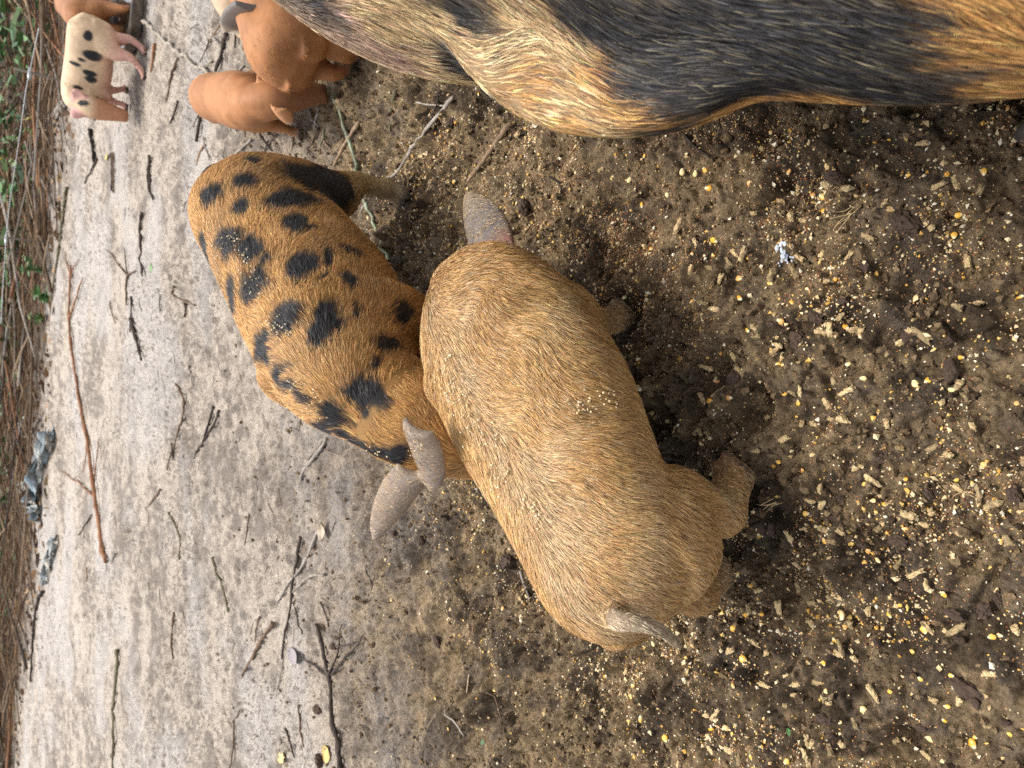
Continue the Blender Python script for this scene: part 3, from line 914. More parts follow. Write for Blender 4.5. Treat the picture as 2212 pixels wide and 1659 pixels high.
for h, c_ in zip(pts, cs):
    w_ = 1 / (((wv - h) ** 2).sum(1) + 6e-5) ** 3
    acc += w_[:, None] * c_; wsum += w_
SOWC = acc / wsum[:, None]
SOWC = SOWC * (.85 + .3 * noise3(sow.V, 25, 74))[:, None]
lum = SOWC.mean(1)
SOWS = SOWC * .42 + np.array([.02, .014, .012])
SOWS = mixc(SOWS, (.022, .02, .021), 1 - sstep(.06, .22, lum))
SOWC = mudded(sow, SOWC, .26, (.13, .095, .055)); leg_cols(sow, SOWS, HOOFC)
finish_pig(sow, 'sow', 'big black and orange bristly sow standing close by, filling the edge of the view', SOWS, (.5, .1, 0), cat='sow')
add_eyes(sow, sow.root, .008)
_sh = fur_colour(sow, SOWC, .42, 1.2, .78, fleck=(.14, (.15, .122, .075), .10))
def sow_hair(R, N, vi, rng):
    a, b = _sh(R, N, vi, rng)
    m = (SOWC[vi].mean(1) > .12) & (rng.random(len(R)) < .10)
    a[m] = np.array([.05, .035, .03]); b[m] = np.array([.09, .06, .045])
    return a, b
def sow_dens(P, N):
    w_ = view_weight(P, N, .07)
    w_ = w_ * np.where((P[:, 1] > -.14) & (P[:, 1] < 1.0), 1.0, .07)
    return w_ * np.where(P[:, 0] > .62, .25, 1.0)
if FURRY:
    attach(fur(sow, 165000, .024, .00058, sow_hair, sow_dens, back=1.0, down=.85, lift=.085, jitter=.15, clump=.34, per=6, seed=9, hug=True, segs=2), sow.root)

# ------------------------------------------------------------------ feed, clods and crumbs on the mud
def octa():
    V = np.array([(1, 0, 0), (-1, 0, 0), (0, 1, 0), (0, -1, 0), (0, 0, 1), (0, 0, -1)], float)
    F = np.array([(0, 2, 4), (2, 1, 4), (1, 3, 4), (3, 0, 4), (2, 0, 5), (1, 2, 5), (3, 1, 5), (0, 3, 5)])
    return V, F
def ico(sub=0):
    t = (1 + 5 ** .5) / 2
    V = np.array([(-1, t, 0), (1, t, 0), (-1, -t, 0), (1, -t, 0), (0, -1, t), (0, 1, t), (0, -1, -t), (0, 1, -t), (t, 0, -1), (t, 0, 1), (-t, 0, -1), (-t, 0, 1)], float)
    V /= np.linalg.norm(V[0])
    F = [(0, 11, 5), (0, 5, 1), (0, 1, 7), (0, 7, 10), (0, 10, 11), (1, 5, 9), (5, 11, 4), (11, 10, 2), (10, 7, 6), (7, 1, 8), (3, 9, 4), (3, 4, 2), (3, 2, 6), (3, 6, 8), (3, 8, 9), (4, 9, 5), (2, 4, 11), (6, 2, 10), (8, 6, 7), (9, 8, 1)]
    for _ in range(sub):
        V = list(map(tuple, V)); mid = {}; F2 = []
        def m(a, b):
            k = (min(a, b), max(a, b))
            if k not in mid:
                p = np.array(V[a]) + np.array(V[b]); p /= np.linalg.norm(p); V.append(tuple(p)); mid[k] = len(V) - 1
            return mid[k]
        for a, b, c in F:
            x, y, z = m(a, b), m(b, c), m(c, a)
            F2 += [(a, x, z), (b, y, x), (c, z, y), (x, y, z)]
        F = F2; V = np.array(V)
    return np.array(V), np.array(F)

def rot_rand(n, rng):
    q = rng.normal(size=(n, 4)); q /= np.linalg.norm(q, axis=1)[:, None]
    w, x, y, z = q.T
    return np.stack([np.stack([1 - 2 * (y * y + z * z), 2 * (x * y - z * w), 2 * (x * z + y * w)], -1),
                     np.stack([2 * (x * y + z * w), 1 - 2 * (x * x + z * z), 2 * (y * z - x * w)], -1),
                     np.stack([2 * (x * z - y * w), 2 * (y * z + x * w), 1 - 2 * (x * x + y * y)], -1)], 1)

def lumps(name, XY, size, cols, rng, mat, sub=0, rough=.35, sink=.25, squash=(.55, 1.0), smooth=False):
    """Many small irregular grains as one heap-like mesh."""
    V0, F0 = octa() if sub < 0 else ico(sub); n = len(XY)
    S = size[:, None] * rng.uniform(squash[0], squash[1], (n, 3)) * .5
    J = 1 + rough * (rng.random((n, len(V0))) - .5) * 2
    P = V0[None] * J[:, :, None] * S[:, None, :]
    P = np.einsum('nij,nkj->nki', rot_rand(n, rng), P)
    z = ground_h(XY[:, 0].copy(), XY[:, 1].copy()) + size * (.5 - sink) * .7
    P[:, :, 0] += XY[:, 0][:, None]; P[:, :, 1] += XY[:, 1][:, None]; P[:, :, 2] += z[:, None]
    F = (F0[None] + (np.arange(n) * len(V0))[:, None, None]).reshape(-1, 3)
    C = np.repeat(cols[:, None, :], len(V0), 1) * (1 + .25 * (rng.random((n, len(V0), 1)) - .5))
    return mesh_np(name, P.reshape(-1, 3), F, np.full(len(F), 3), mat, cols=np.clip(C.reshape(-1, 3), 0, .95), smooth=smooth)

MAT_CRUMB = vcol_mat('damp_mud_crumb', .8, .2, 700, .35, .6, 900)
MAT_GRAIN = vcol_mat('cracked_grain', .5, .4, 600, .18)
MAT_PELLET = vcol_mat('pressed_feed', .85, .15, 520, .30, .7, 800)
MAT_KERNEL = vcol_mat('maize_skin', .32, .5, 260, .14)

def scatter(n, rng, dens, box=(-1.05, .95, -.02, 2.3)):
    out = np.zeros((0, 2))
    while len(out) < n:
        x = rng.uniform(box[0], box[1], 20000); y = rng.uniform(box[2], box[3], 20000)
        k = dens(x, y) > rng.random(20000)
        out = np.concatenate([out, np.stack([x[k], y[k]], 1)])
    return out[:n]
def in_view(x, y):
    return (abs(x) < .56 * (y * _c + CAM_H * _s) + .06)
def feed_dens(x, y):
    cl = sstep(.36, .66, fbm(x * 6, y * 6, 200, 3)) * .75 + .25
    cl2 = sstep(.42, .6, fbm(x * 22, y * 22, 210, 2)) * .75 + .25
    d = np.exp(-(np.maximum(np.hypot((x - .12) * .9, (y - .62)) - .42, 0) / .26) ** 2)
    d = np.maximum(d, .8 * np.exp(-(np.maximum(y - .50, 0) / .22) ** 2))
    d = np.maximum(d, .55 * np.exp(-(((x + .3) / .35) ** 2 + ((y - .62) / .28) ** 2)))
    d = np.maximum(d, 1.3 * np.exp(-(((x - .40) / .24) ** 2 + ((y - 1.0) / .36) ** 2)))
    d = np.maximum(d, 1.2 * np.exp(-(((x - .20) / .13) ** 2 + ((y - .62) / .24) ** 2)))
    return d * cl * cl2 * in_view(x, y)
def crumb_dens(x, y):
    w = wetness(x, y)
    return in_view(x, y) * (.12 + .88 * w) * (sstep(.38, .62, fbm(x * 7, y * 7, 220, 3)) * .8 + .2) * (1 / (1 + np.maximum(y - .8, 0) * 2))

rng = np.random.default_rng(101)
n = 22000
xy = scatter(n, rng, crumb_dens)
size = .0024 * np.exp(rng.exponential(.55, n)); size = np.minimum(size, .011)
mc = np.array([[.145, .098, .053], [.095, .063, .035], [.20, .14, .078], [.05, .033, .02]])[rng.choice(4, n, p=[.4, .25, .2, .15])]
mc = mc * (1 + .5 * (1 - wetness(xy[:, 0], xy[:, 1]))[:, None])
tag(lumps('mud_crumbs', xy, size, mc, rng, MAT_CRUMB, -1, .40, .3), kind='stuff')
n = 1900
xy = scatter(n, rng, crumb_dens)
size = rng.uniform(.006, .015, n)
mc = np.array([[.125, .084, .045], [.08, .053, .029], [.165, .115, .064]])[rng.choice(3, n)]
tag(lumps('mud_lumps', xy, size, mc, rng, MAT_CRUMB, 1, .38, .5), kind='stuff')

# fine red brown millet and cracked maize: past counting
n = 24000
def millet_dens(x, y):
    return feed_dens(x, y) * np.maximum(np.exp(-(((x - .22) / .22) ** 2 + ((y - .62) / .25) ** 2)), .22)
xy = scatter(n, rng, millet_dens)
size = rng.uniform(.0016, .0030, n)
mc = np.array([[.30, .12, .045], [.38, .20, .09], [.50, .36, .20], [.20, .07, .03]])[rng.choice(4, n, p=[.4, .3, .18, .12])]
tag(lumps('millet_grains', xy, size, mc, rng, MAT_GRAIN, -1, .10, .15, (.85, 1.15), True), kind='stuff')
n = 24000
xy = scatter(n, rng, feed_dens)
size = .0023 * np.exp(rng.exponential(.36, n)); size = np.minimum(size, .008)
mc = np.array([[.72, .58, .34], [.78, .70, .52], [.66, .37, .08], [.62, .44, .22], [.72, .48, .14]])[rng.choice(5, n, p=[.34, .16, .13, .27, .10])]
tag(lumps('cracked_maize', xy, size, mc, rng, MAT_GRAIN, -1, .45, .2, (.5, 1.1)), kind='stuff')

def pellet_mesh(i):
    r = np.random.default_rng(300 + i)
    nk, m = 10, 7
    V = []; C = []
    for a in range(m + 1):
        t = a / m - .5
        for k in range(nk):
            th = 2 * math.pi * k / nk
            rr = .5 * (1 + .20 * r.normal() * (1 if a in (0, m) else .7)) * (1 - .22 * max(0, math.sin(t * 5 + i)))
            if a in (0, m): rr *= .82
            tz = t + (.10 * r.normal() if a in (0, m) else .02 * r.normal())
            V.append((tz, rr * math.cos(th), rr * math.sin(th)))
            C.append(np.array([.68, .50, .265]) * [1, .8, 1.05, .62, .95, .75, 1.1, .9, .5, 1][i % 10] * (1 + .26 * r.normal()) * (.9 + .1 * r.random(3)))
    V.append((-.5 + .1 * r.normal(), 0, 0)); V.append((.5 + .1 * r.normal(), 0, 0)); C += [np.array([.62, .47, .28])] * 2
    F = []
    for a in range(m):
        for k in range(nk):
            F.append((a * nk + k, (a + 1) * nk + k, (a + 1) * nk + (k + 1) % nk, a * nk + (k + 1) % nk))
    Q = np.array(F)
    T = np.array([((k + 1) % nk, len(V) - 2, k) for k in range(nk)] + [(m * nk + k, len(V) - 1, m * nk + (k + 1) % nk) for k in range(nk)])
    ff = np.concatenate([Q.ravel(), T.ravel()]); lt = np.concatenate([np.full(len(Q), 4), np.full(len(T), 3)])
    return np.array(V), ff, lt, np.clip(np.array(C), .05, .9)
def kernel_mesh(i):
    r = np.random.default_rng(400 + i)
    nk, m = 12, 8
    V = []; C = []
    for a in range(m + 1):
        t = a / m
        w = [.16, .24, .34, .42, .48, .5, .47, .36, .12][a]; h = [.12, .17, .21, .24, .25, .24, .22, .17, .06][a]
        for k in range(nk):
            th = 2 * math.pi * k / nk
            sx = math.copysign(abs(math.cos(th)) ** .75, math.cos(th)); sz = math.copysign(abs(math.sin(th)) ** .75, math.sin(th))
            V.append((t - .5 + .02 * r.normal(), w * sx * (1 + .05 * r.normal()), h * sz * (1 + .08 * r.normal())))
            g = sstep(.12, .42, t)
            base = np.array([.72, .54, .24]) if i >= 5 else np.array([.74, .36 + .045 * (i % 3), .035 + .025 * (i % 4)]); tipc = np.array([.80, .70, .45])
            crown = sstep(.85, 1.0, t) * .6
            C.append((tipc * (1 - g) + base * g) * (1 - crown) + np.array([.85, .66, .26]) * crown)
    V.append((-.52, 0, 0)); V.append((.48, 0, 0)); C += [np.array([.5, .38, .22]), np.array([.82, .62, .22])]
    F = []
    for a in range(m):
        for k in range(nk):
            F.append((a * nk + k, (a + 1) * nk + k, (a + 1) * nk + (k + 1) % nk, a * nk + (k + 1) % nk))
    Q = np.array(F)
    T = np.array([((k + 1) % nk, len(V) - 2, k) for k in range(nk)] + [(m * nk + k, len(V) - 1, m * nk + (k + 1) % nk) for k in range(nk)])
    return np.array(V), np.concatenate([Q.ravel(), T.ravel()]), np.concatenate([np.full(len(Q), 4), np.full(len(T), 3)]), np.array(C)
def clod_mesh(i):
    r = np.random.default_rng(500 + i); V, F = ico(2)
    f = 1 + .40 * (noise3(V * .5 + i * 7.7, 2.6, i) - .5) * 2 + .30 * (noise3(V + i, 5, i + 3) - .5) * 2 + .16 * r.normal(size=len(V)) * .6
    c = np.array([.082, .055, .040]) * (1 + .9 * (noise3(V, 5, i)[:, None] - .5))
    return V * f[:, None] * .5, F.ravel(), np.full(len(F), 3), c

class Kind:
    """One mesh per variant; every piece is an object of its own that shares it."""
    def __init__(self, name, maker, nvar, mat, smooth):
        self.name = name; self.protos = []; self.mat = mat; self.count = 0
        for i in range(nvar):
            V, ff, lt, C = maker(i)
            o = mesh_np(name, V, ff, lt, mat, cols=C, smooth=smooth)
            self.protos.append(o); o['used'] = 0
        self.used = set()
    def put(self, loc, yaw, scale, label, cat, group, r, tilt=.25):
        i = r.randrange(len(self.protos)); p = self.protos[i]
        if i in self.used:
            o = p.copy(); COL.objects.link(o)
        else:
            o = p; self.used.add(i)
        if 'used' in o: del o['used']
        o.location = loc; o.rotation_euler = (r.uniform(-3.14, 3.14) if self.name != 'maize_kernel' else r.uniform(-.5, .5), r.uniform(-tilt, tilt), yaw); o.scale = scale
        tag(o, label, cat, group)
        self.count += 1
        return o
    def done(self):
        for i, p in enumerate(self.protos):
            if i not in self.used: bpy.data.objects.remove(p)

PEL = Kind('feed_pellet', pellet_mesh, 10, MAT_PELLET, False)
KER = Kind('maize_kernel', kernel_mesh, 8, MAT_KERNEL, True)
CLO = Kind('mud_clod', clod_mesh, 8, MAT_CRUMB, False)
rr = random.Random(77)
Z7 = lambda a, b: (a * .4 + 1327, b * .4 + 332)
Z8 = lambda a, b: (a * .4 + 1327, b * .4 + 995)
P7 = [(1230,187,170,100),(1160,175,30,48),(1728,158,155,84),(1820,145,70,75),(1975,182,120,84),(1360,447,20,66),(1265,550,120,78),(565,570,60,62),(970,632,65,78),(860,662,110,62),(1145,693,165,52),(990,557,30,60),(710,550,110,72),(400,625,110,62),(460,605,10,42),(650,535,60,44),(545,670,110,52),(990,350,20,60),(950,345,80,46),(1160,940,80,72),(1250,950,170,62),(1310,965,90,52),(1110,965,20,60),(950,990,0,45),(850,1030,20,60),(885,1100,80,66),(1690,985,35,112),(1620,960,20,62),(1535,1015,150,72),(1255,1280,150,82),(1180,1230,60,42),(995,1280,90,50),(935,1290,20,46),(560,1285,150,92),(455,1320,70,62),(580,845,10,52),(480,805,20,46),(780,945,60,50),(775,990,160,46),(1095,850,20,44),(340,385,110,92),(440,480,60,46),(480,1155,20,72),(715,1170,40,52),(600,1090,50,52),(1120,1350,70,62),(1230,1440,30,72),(1455,1460,80,52),(1035,1465,20,52),(1140,1528,20,54),(965,1470,90,50),(925,1540,160,52),(330,1495,110,62),(265,1480,20,58),(410,1500,110,44),(445,1505,60,42),(485,1510,20,46),(765,1550,80,52),(770,1605,0,42),(1865,1245,130,52),(1880,1310,60,62),(1710,1590,150,62),(1790,1630,20,52),(1870,830,20,60),(1960,800,150,70)]
P8 = [(1300,35,150,62),(1400,105,35,92),(1112,172,80,72),(1048,215,30,52),(1140,232,100,44),(1595,292,10,78),(1690,285,60,48),(1950,180,80,92),(2040,240,160,90),(1660,355,20,82),(1150,368,20,62),(955,405,60,62),(712,405,0,62),(678,355,0,54),(685,280,60,44),(1225,385,30,44),(1205,425,10,48),(1255,510,20,46),(1660,595,155,92),(765,672,50,62),(910,785,80,72),(1060,775,10,52),(1180,745,30,62),(1380,808,60,46),(1705,905,50,92),(1853,905,150,104),(1250,895,80,52),(1240,990,80,82),(1230,1030,20,52),(2040,1147,5,108),(1020,1183,10,54),(1100,1190,170,64),(1420,1230,55,104),(810,1215,20,62),(780,980,30,56),(550,1370,130,72),(480,1378,10,52),(1075,1490,85,72),(1070,1550,80,62),(1080,1605,80,62),(640,1555,20,54),(525,1550,60,54),(1180,1550,80,62),(1225,1530,50,44),(965,1265,10,62),(940,1300,60,50),(1135,1295,80,64),(1725,1290,20,52),(1865,1300,110,52),(1330,1390,70,62),(380,1630,80,62),(690,1600,80,52),(2015,1435,20,62),(2170,920,60,66),(2145,420,60,60),(1295,1070,50,44),(1405,990,20,40),(660,1010,160,44)]
def whereabouts(x, y):
    """Which stretch of ground a small piece lies on, told by what is near it."""
    if x > .02 and y > .86: return 'between the sow and the spotted pig'
    if y > .95: return 'on the ground beyond the spotted pig'
    if x < -.16 and y > .50: return 'behind the rump of the sandy pig'
    if x < -.22: return 'on the mud past the sandy pig tail'
    if y > .62: return 'in the feed around the sandy pig ears' if x > .12 else 'close by the neck of the sandy pig'
    if math.hypot(x - .14, y - .44) < .09: return 'within a hand of the white bird dropping'
    if y > .40: return 'by the front foot of the sandy pig' if x > 0 else 'between the feet of the sandy pig'
    if x > .16: return 'on the mud under the edge of the sow'
    if x > -.02: return 'on the open churned mud below the bird dropping'
    return 'on the churned mud nearest the sandy pig hind feet'
def name_piece(kind, x, y, size, names, group):
    big = 'large' if size > names[2] else 'small'
    w = whereabouts(x, y)
    return ('%s %s %s' % (big, names[0], w), names[1], '%s %s' % (group, w))
NP_ = ('pale feed pellet', 'pellet', .0125)
NK_ = ('yellow maize kernel', 'kernel', .0088)
NC_ = ('dark reddish brown clod', 'clod', .020)
def from_px(px, py, deg, ln, h):
    a = math.radians(deg); dx, dy = math.cos(a) * ln / 2, math.sin(a) * ln / 2
    p = at(px - dx, py - dy, h); q = at(px + dx, py + dy, h); c = (p + q) / 2
    return c, math.atan2(q[1] - p[1], q[0] - p[0]), float(np.linalg.norm(q - p))
GP, GK, GC = 'pale feed pellets scattered on the mud', 'yellow maize kernels scattered on the mud', 'dark droppings and clods on the mud'
LP = 'pale crumbly feed pellet lying on the brown mud'
LK = 'yellow maize kernel lying on the brown mud'
LC = 'dark reddish brown clod lying on the trampled mud'
for L_, Zf in ((P7, Z7), (P8, Z8)):
    for (a, b, dg_, ln) in L_:
        c, yaw, l = from_px(*Zf(a, b), dg_, ln * .4, .004)
        d = rr.uniform(.0060, .0080)
        PEL.put((c[0], c[1], gz(c[0], c[1]) + d * .24), yaw, (l, min(d, l * .9), min(d, l * .9)), *name_piece('', c[0], c[1], l, NP_, 'feed pellets'), rr)
K8 = [(1228,832,70,62),(1665,920,55,72),(1190,978,60,52),(755,1045,45,56),(1065,1050,0,42),(600,1147,85,46),(1380,1325,35,72),(1010,1293,10,42),(520,1450,80,66),(277,1500,70,50),(145,1398,80,56),(600,1447,150,38),(1800,1327,10,46),(1500,1242,20,38),(1153,1243,20,38),(1930,1530,55,72),(1950,1490,10,42),(2050,942,170,48),(1790,718,80,42),(1490,830,70,42),(1345,500,0,38),(1158,425,60,40),(680,598,90,42),(645,910,20,56),(990,55,0,42),(1840,100,0,42),(1358,128,0,42),(1025,290,0,38),(870,10,20,32),(220,985,60,34),(358,993,100,34),(148,1578,80,42),(1400,548,40,44),(1700,1508,20,56),(705,832,160,34),(2105,425,20,42),(2135,1475,10,36),(1815,1165,10,36),(1665,1170,50,36)]
K7 = [(1480,305,110,52),(1860,330,160,56),(2180,780,120,58),(1215,930,30,56),(1020,1127,130,44),(1250,1138,0,42),(840,1065,40,52),(945,805,60,38),(695,785,20,38),(315,1103,30,42),(190,1265,50,42),(510,1228,10,38),(1360,1213,0,42),(1625,1240,60,52),(1815,1270,170,52),(1375,1433,90,38),(1870,1100,0,34),(1830,438,90,42),(1010,200,80,40),(1105,222,20,46),(505,185,0,38),(255,213,80,30),(140,275,80,34),(60,135,120,38),(905,80,110,42),(1125,60,10,48),(820,1270,70,66),(895,1295,10,42),(630,1318,0,42),(570,1335,20,38),(895,905,30,42),(530,465,30,52),(635,665,0,44),(1100,40,100,44),(1780,95,90,40),(845,700,20,36),(460,80,60,50),(430,105,100,40),(370,100,90,42)]
for L_, Zf in ((K7, Z7), (K8, Z8)):
    for (a, b, dg_, ln) in L_:
        c, yaw, l = from_px(*Zf(a, b), dg_, ln * .4, .004)
        l = min(max(l * .92, .006), .0115)
        KER.put((c[0], c[1], gz(c[0], c[1]) + l * .16), yaw + rr.choice((0, math.pi)), (l, l * rr.uniform(.72, .9), l * rr.uniform(.75, 1)), *name_piece('', c[0], c[1], l, NK_, 'maize kernels'), rr)
def pel_dens(x, y): return feed_dens(x, y) * np.clip(1.25 - y * .9, .08, 1)
xy = scatter(300 - PEL.count, rng, pel_dens)
for x, y in xy:
    d = rr.uniform(.0052, .0074); l = d * rr.uniform(.8, 2.0)
    PEL.put((x, y, gz(x, y) + d * .2), rr.uniform(0, 6.28), (l, d, d), *name_piece('', x, y, l, NP_, 'feed pellets'), rr)
xy = scatter(300 - KER.count, rng, feed_dens)
for x, y in xy:
    l = rr.uniform(.005, .0085)
    KER.put((x, y, gz(x, y) + l * .06), rr.uniform(0, 6.28), (l, l * rr.uniform(.7, .95), l * rr.uniform(.7, 1)), *name_piece('', x, y, l, NK_, 'maize kernels'), rr)
C7 = [(1130,110,70,60),(1210,140,20,90),(1530,350,80,110),(1340,600,50,70),(850,920,0,60),(1310,720,20,60),(2050,330,10,60),(1700,120,110,70),(1080,880,20,90),(1580,60,40,60),(1245,800,10,60),(1820,1000,60,70)]
C8 = [(2070,760,70,100),(1860,810,30,90),(1200,210,20,70),(1680,1070,20,80),(1180,1360,10,70),(1580,690,30,90),(840,370,80,70),(1330,460,20,60),(1520,440,10,90),(1160,320,60,70),(2100,1410,40,90),(1690,1410,20,60),(1430,980,80,60),(1680,170,60,70),(1190,1450,60,60),(1960,1300,60,80),(1860,960,20,80)]
for L_, Zf in ((C7, Z7), (C8, Z8)):
    for (a, b, dg_, ln) in L_:
        c, yaw, l = from_px(*Zf(a, b), dg_, ln * .4, .005)
        CLO.put((c[0], c[1], gz(c[0], c[1]) + l * .18), yaw, (l, l * rr.uniform(.55, .8), l * rr.uniform(.5, .7)), *name_piece('', c[0], c[1], l, NC_, 'dark clods'), rr, .1)
xy = scatter(60, rng, crumb_dens)
for x, y in xy:
    l = rr.uniform(.014, .028)
    CLO.put((x, y, gz(x, y) + l * .15), rr.uniform(0, 6.28), (l, l * rr.uniform(.6, .9), l * rr.uniform(.5, .7)), *name_piece('', x, y, l, NC_, 'dark clods'), rr, .1)
for k_ in (PEL, KER, CLO): k_.done()

# feed dust sprinkled over the backs of the two near pigs
def dust(p, spots, n, spread, name, seed):
    r = np.random.default_rng(seed); V0, F0 = ico(0); VV = []; CC = []
    for _ in range(n):
        px, py = spots[r.integers(len(spots))]
        h = p.hit(px + r.normal(0, spread), py + r.normal(0, spread))
        if h is None: continue
        s_ = r.uniform(.0008, .0020)
        nrm = p.N[np.argmin(((p.V - h) ** 2).sum(1))]
        VV.append(h + nrm * (.0035 + s_ * .3) + V0 * (1 + .4 * (r.random((12, 1)) - .5)) * s_ * r.uniform(.6, 1, 3))
        CC.append(np.tile(np.array([[.72, .58, .34], [.62, .47, .25], [.75, .62, .42]][r.integers(3)]), (12, 1)))
    n = len(VV); F = (F0[None] + (np.arange(n) * 12)[:, None, None]).reshape(-1, 3)
    tag(mesh_np(name, np.concatenate(VV), F.ravel(), np.full(len(F), 3), MAT_GRAIN, cols=np.concatenate(CC), smooth=False), kind='stuff')
dust(tan, [(970, 780), (975, 830), (1000, 860), (1010, 900), (1030, 920), (985, 850), (1050, 960), (1160, 1110), (1090, 1040), (1245, 880), (1300, 870)], 230, 16, 'feed_crumbs', 1)
dust(gin, [(500, 520), (480, 545), (520, 560), (560, 620), (590, 700), (620, 720), (650, 820), (670, 860), (690, 880), (540, 590), (900, 960), (850, 1010), (810, 990)], 190, 14, 'feed_crumbs', 2)

# ------------------------------------------------------------------ sticks, twigs, leaves and litter
MAT_BARK = vcol_mat('weathered_bark', .85, .2, 120, .35, .7, 260)
BARK = {'dark': (.055, .042, .034), 'brown': (.13, .085, .055), 'grey': (.27, .235, .20), 'pale': (.31, .27, .22), 'olive': (.14, .125, .075), 'lichen': (.22, .235, .16), 'rust': (.24, .12, .065), 'tan': (.26, .18, .115), 'black': (.028, .023, .02)}
def tube_np(P, R, nseg=7, rng=None, rough=.15):
    """Tube along points P with radii R: vertices, faces."""
    P = np.asarray(P, float); m = len(P)
    T = np.gradient(P, axis=0); T /= np.linalg.norm(T, axis=1)[:, None] + 1e-12
    up = np.array([0, 0, 1.0]); up2 = np.array([1.0, 0, 0])
    V = np.zeros((m, nseg, 3))
    for i in range(m):
        u = up if abs(T[i, 2]) < .9 else up2
        a = np.cross(T[i], u); a /= np.linalg.norm(a); b = np.cross(T[i], a)
        for k in range(nseg):
            th = 2 * math.pi * k / nseg
            j = 1 + (rough * rng.normal() if rng is not None else 0)
            V[i, k] = P[i] + (a * math.cos(th) + b * math.sin(th)) * R[i] * j
    V = V.reshape(-1, 3)
    Q = np.array([(i * nseg + k, i * nseg + (k + 1) % nseg, (i + 1) * nseg + (k + 1) % nseg, (i + 1) * nseg + k) for i in range(m - 1) for k in range(nseg)])
    caps = [list(range(nseg))[::-1], [(m - 1) * nseg + k for k in range(nseg)]]
    ff = np.concatenate([Q.ravel(), np.array(caps[0]), np.array(caps[1])]); lt = np.concatenate([np.full(len(Q), 4), [nseg, nseg]])
    return V, ff, lt
def stick_geo(pix, thick, rng, taper=.6, raise_=.0):
    W = []
    for (px, py) in pix:
        p = at(px, py, 0); W.append((p[0], p[1], 0))
    W = np.array(W); ln = np.linalg.norm(np.diff(W, axis=0), axis=1).sum()
    n = int(min(max(ln / .012, 6), 60))
    C = catmull(W, n)
    dep = (C[:, 1] * _c + CAM_H * _s)
    r = .43 * thick * np.mean(dep) / FPX
    R = r * np.linspace(1, taper, n) * (1 + .45 * (vnoise(np.arange(n) * .7 + rng.random() * 90, np.zeros(n), 3) - .5))
    wob = r * 1.7
    C[:, 0] += wob * (fbm(np.arange(n) * .22 + rng.random() * 50, np.zeros(n), 5, 2) - .5) * 2
    C[:, 1] += wob * (fbm(np.arange(n) * .22 + rng.random() * 50, np.zeros(n), 6, 2) - .5) * 2
    gh = ground_h(C[:, 0].copy(), C[:, 1].copy())
    k = max(3, n // 5); ker = np.ones(2 * k + 1) / (2 * k + 1)
    gs = np.convolve(np.pad(gh, k, 'edge'), ker, 'valid')
    C[:, 2] = np.maximum(gs, gh - r * .8) + r * .85 + .002 + raise_
    return C, R
def stick(pix, thick, col, label=None, group=None, side=(), name='stick', taper=.6, parent=None, raise_=0.0, cat='stick'):
    rng_ = np.random.default_rng(int(abs(pix[0][0] * 13 + pix[0][1] * 7)) + 5)
    C, R = stick_geo(pix, thick, rng_, taper, raise_)
    V, ff, lt = tube_np(C, R, 8, rng_, .20)
    base = np.array(BARK[col]) * rng_.uniform(.85, 1.15)
    cc = base * (1 + .5 * (noise3(V, 90, 2) - .5))[:, None]
    if col in ('lichen',):
        cc = mixc(cc, (.30, .36, .24), sstep(.5, .62, noise3(V, 45, 12)) * .8)
    o = mesh_np(name, V, ff, lt, MAT_BARK, cols=cc)
    if parent is not None:
        attach(o, parent); return o
    if side:
        root = empty(name, tuple(C[len(C) // 2])); o.name = 'stem'; attach(o, root)
        for (sp_, st) in side:
            stick(sp_, st, col, name='side_twig', parent=root, taper=.45, raise_=R.mean() * .4)
        tag(root, label, cat, group); return root
    tag(o, label, cat, group)
    return o
def twig_tag(pix):
    px, py = pix[0]
    if px > 560 and py < 345: w = 'around the feet of the rust red piglet'
    elif px > 420 and py < 200: w = 'under the pale piglet and the orange red one'
    elif px > 420 and py < 345: w = 'behind the rust red piglet and the spotted pig'
    elif py < 340: w = 'on the sand near the cream piglet'
    elif py < 800: w = 'on the pale sand beside the spotted pig'
    elif py < 1250: w = 'on the pale sand around the head of the spotted pig'
    else: w = 'on the pale sand around the dark forked branch'
    return ('thin loose twig lying ' + w, 'twigs ' + w)
SAND = 'thin twigs littering the pale sand'
